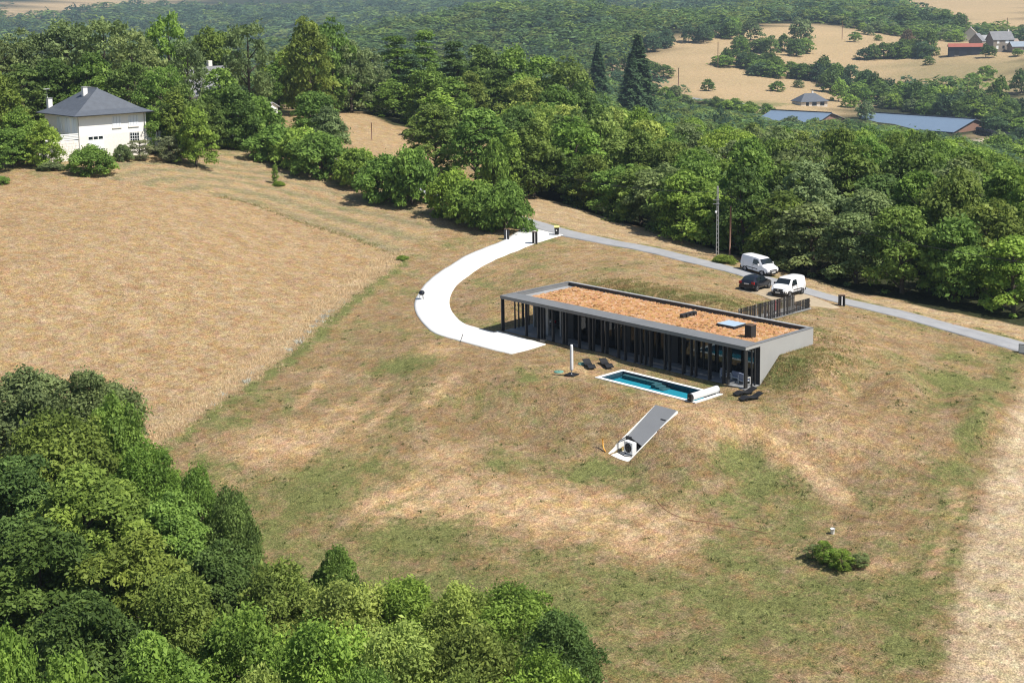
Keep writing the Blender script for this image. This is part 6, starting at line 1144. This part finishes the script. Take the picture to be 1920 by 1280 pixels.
# small dark weed clumps scattered over the slopes
D_ = 62+rr.random(5200)**1.0*90; X_ = (rr.random(5200)*2-1)*.38*D_; P = CAM[:2]+np.stack([X_*E2[0]+D_*E2[1], X_*N2[0]+D_*N2[1]], 1); P = P[clear(P)]; c_, g_ = ground_colour(P); P = P[(g_ > rr.uniform(.2, .8, len(P))) & (wob(P, 7, 81) > -.3)]
P = np.repeat(P, 5, 0)+rr.normal(0, .11, (len(P)*5, 2)); tufts('weed_tufts', P, rr.uniform(.04, .15, len(P)), .03, np.tile(np.array([.105, .135, .045]), (len(P), 1)), 'small dark green weed tufts scattered over the slopes', 6, 4, .7)
# tall pale grass at the straw field edge, rough grass on the banks
k = 6000; i = rr.integers(0, len(field_edge), k); P = field_edge[i]+rr.normal(0, .9, (k, 2)); tufts('tall_dry_grass', P, rr.uniform(.1, .42, k)*np.clip(.75+.5*wob(P, 5, 78), .2, 1.3), .03, np.tile(np.array([.72, .57, .36]), (k, 1)), 'tall pale dry grass along the straw field edge', 2, 4, .35)
k = 700; i = rr.integers(len(field_edge)//3, len(field_edge)*8//10, k); P = field_edge[i]+h2(1.0, -.4)+rr.normal(0, .25, (k, 2)); keep = wob(P, 6, 75) > .1; P = P[keep]; tufts('white_flowers', P, rr.uniform(.2, .38, len(P)), .045, np.tile([.60, .60, .52], (len(P), 1)), 'white flower heads scattered along the straw field edge', 3, 2, .5)
B = []
for a_, b_, sa, sb, n_ in ((9, 12.2, 6.5, 1.3, 6500), (3, 12, 3, 2.0, 1500), (HL+2.0, 5.5, 1.6, 3.2, 3200), (25, 12, 3.2, 1.8, 1800), (-2.5, 8, 1.6, 2.6, 900), (17, 16.5, 2.4, 2.2, 1400)): B.append(np.column_stack([rr.normal(a_, sa, n_), rr.normal(b_, sb, n_)]))
P = np.vstack(B); P = P[clear(P)]; P = P[wob(P, 2.2, 79)+.9 > rr.random(len(P))*1.3]; n3 = np.clip(.5+.8*wob(P, 3, 77), 0, 1)[:, None]; tufts('rough_grass', P, rr.uniform(.06, .24, len(P)), .026, np.array([.46, .33, .165])*(1-n3)+np.array([.24, .27, .09])*n3, 'rough long grass on the earth banks round the house', 4, 4, .6)
k = 600; i = rr.integers(0, len(meadow_edge), k); P = meadow_edge[i]+rr.normal(0, .4, (k, 2)); tufts('edge_grass', P, rr.uniform(.1, .3, k), .03, np.tile([.34, .31, .14], (k, 1)), 'yellow green grass line between straw field and striped meadow', 5, 4, .4)

# ------------------------------------------------------------------ haze
def haze(density):
    m, t, n, l, b = node_mat('haze'); n.remove(b); v = n.new('ShaderNodeVolumePrincipled'); v.inputs['Color'].default_value = (.68, .83, 1.0, 1); v.inputs['Density'].default_value = density; v.inputs['Anisotropy'].default_value = .2
    l.new(v.outputs[0], n['Material Output'].inputs['Volume']); lo, hi = TZ.min()-1, max(TZ.max(), 40)+40
    tag(MB().box(-3900, 1800, -1800, 3900, lo, hi).build('haze', m), 'thin pale summer haze over the valley', None, None, 'stuff')
haze(.00012)
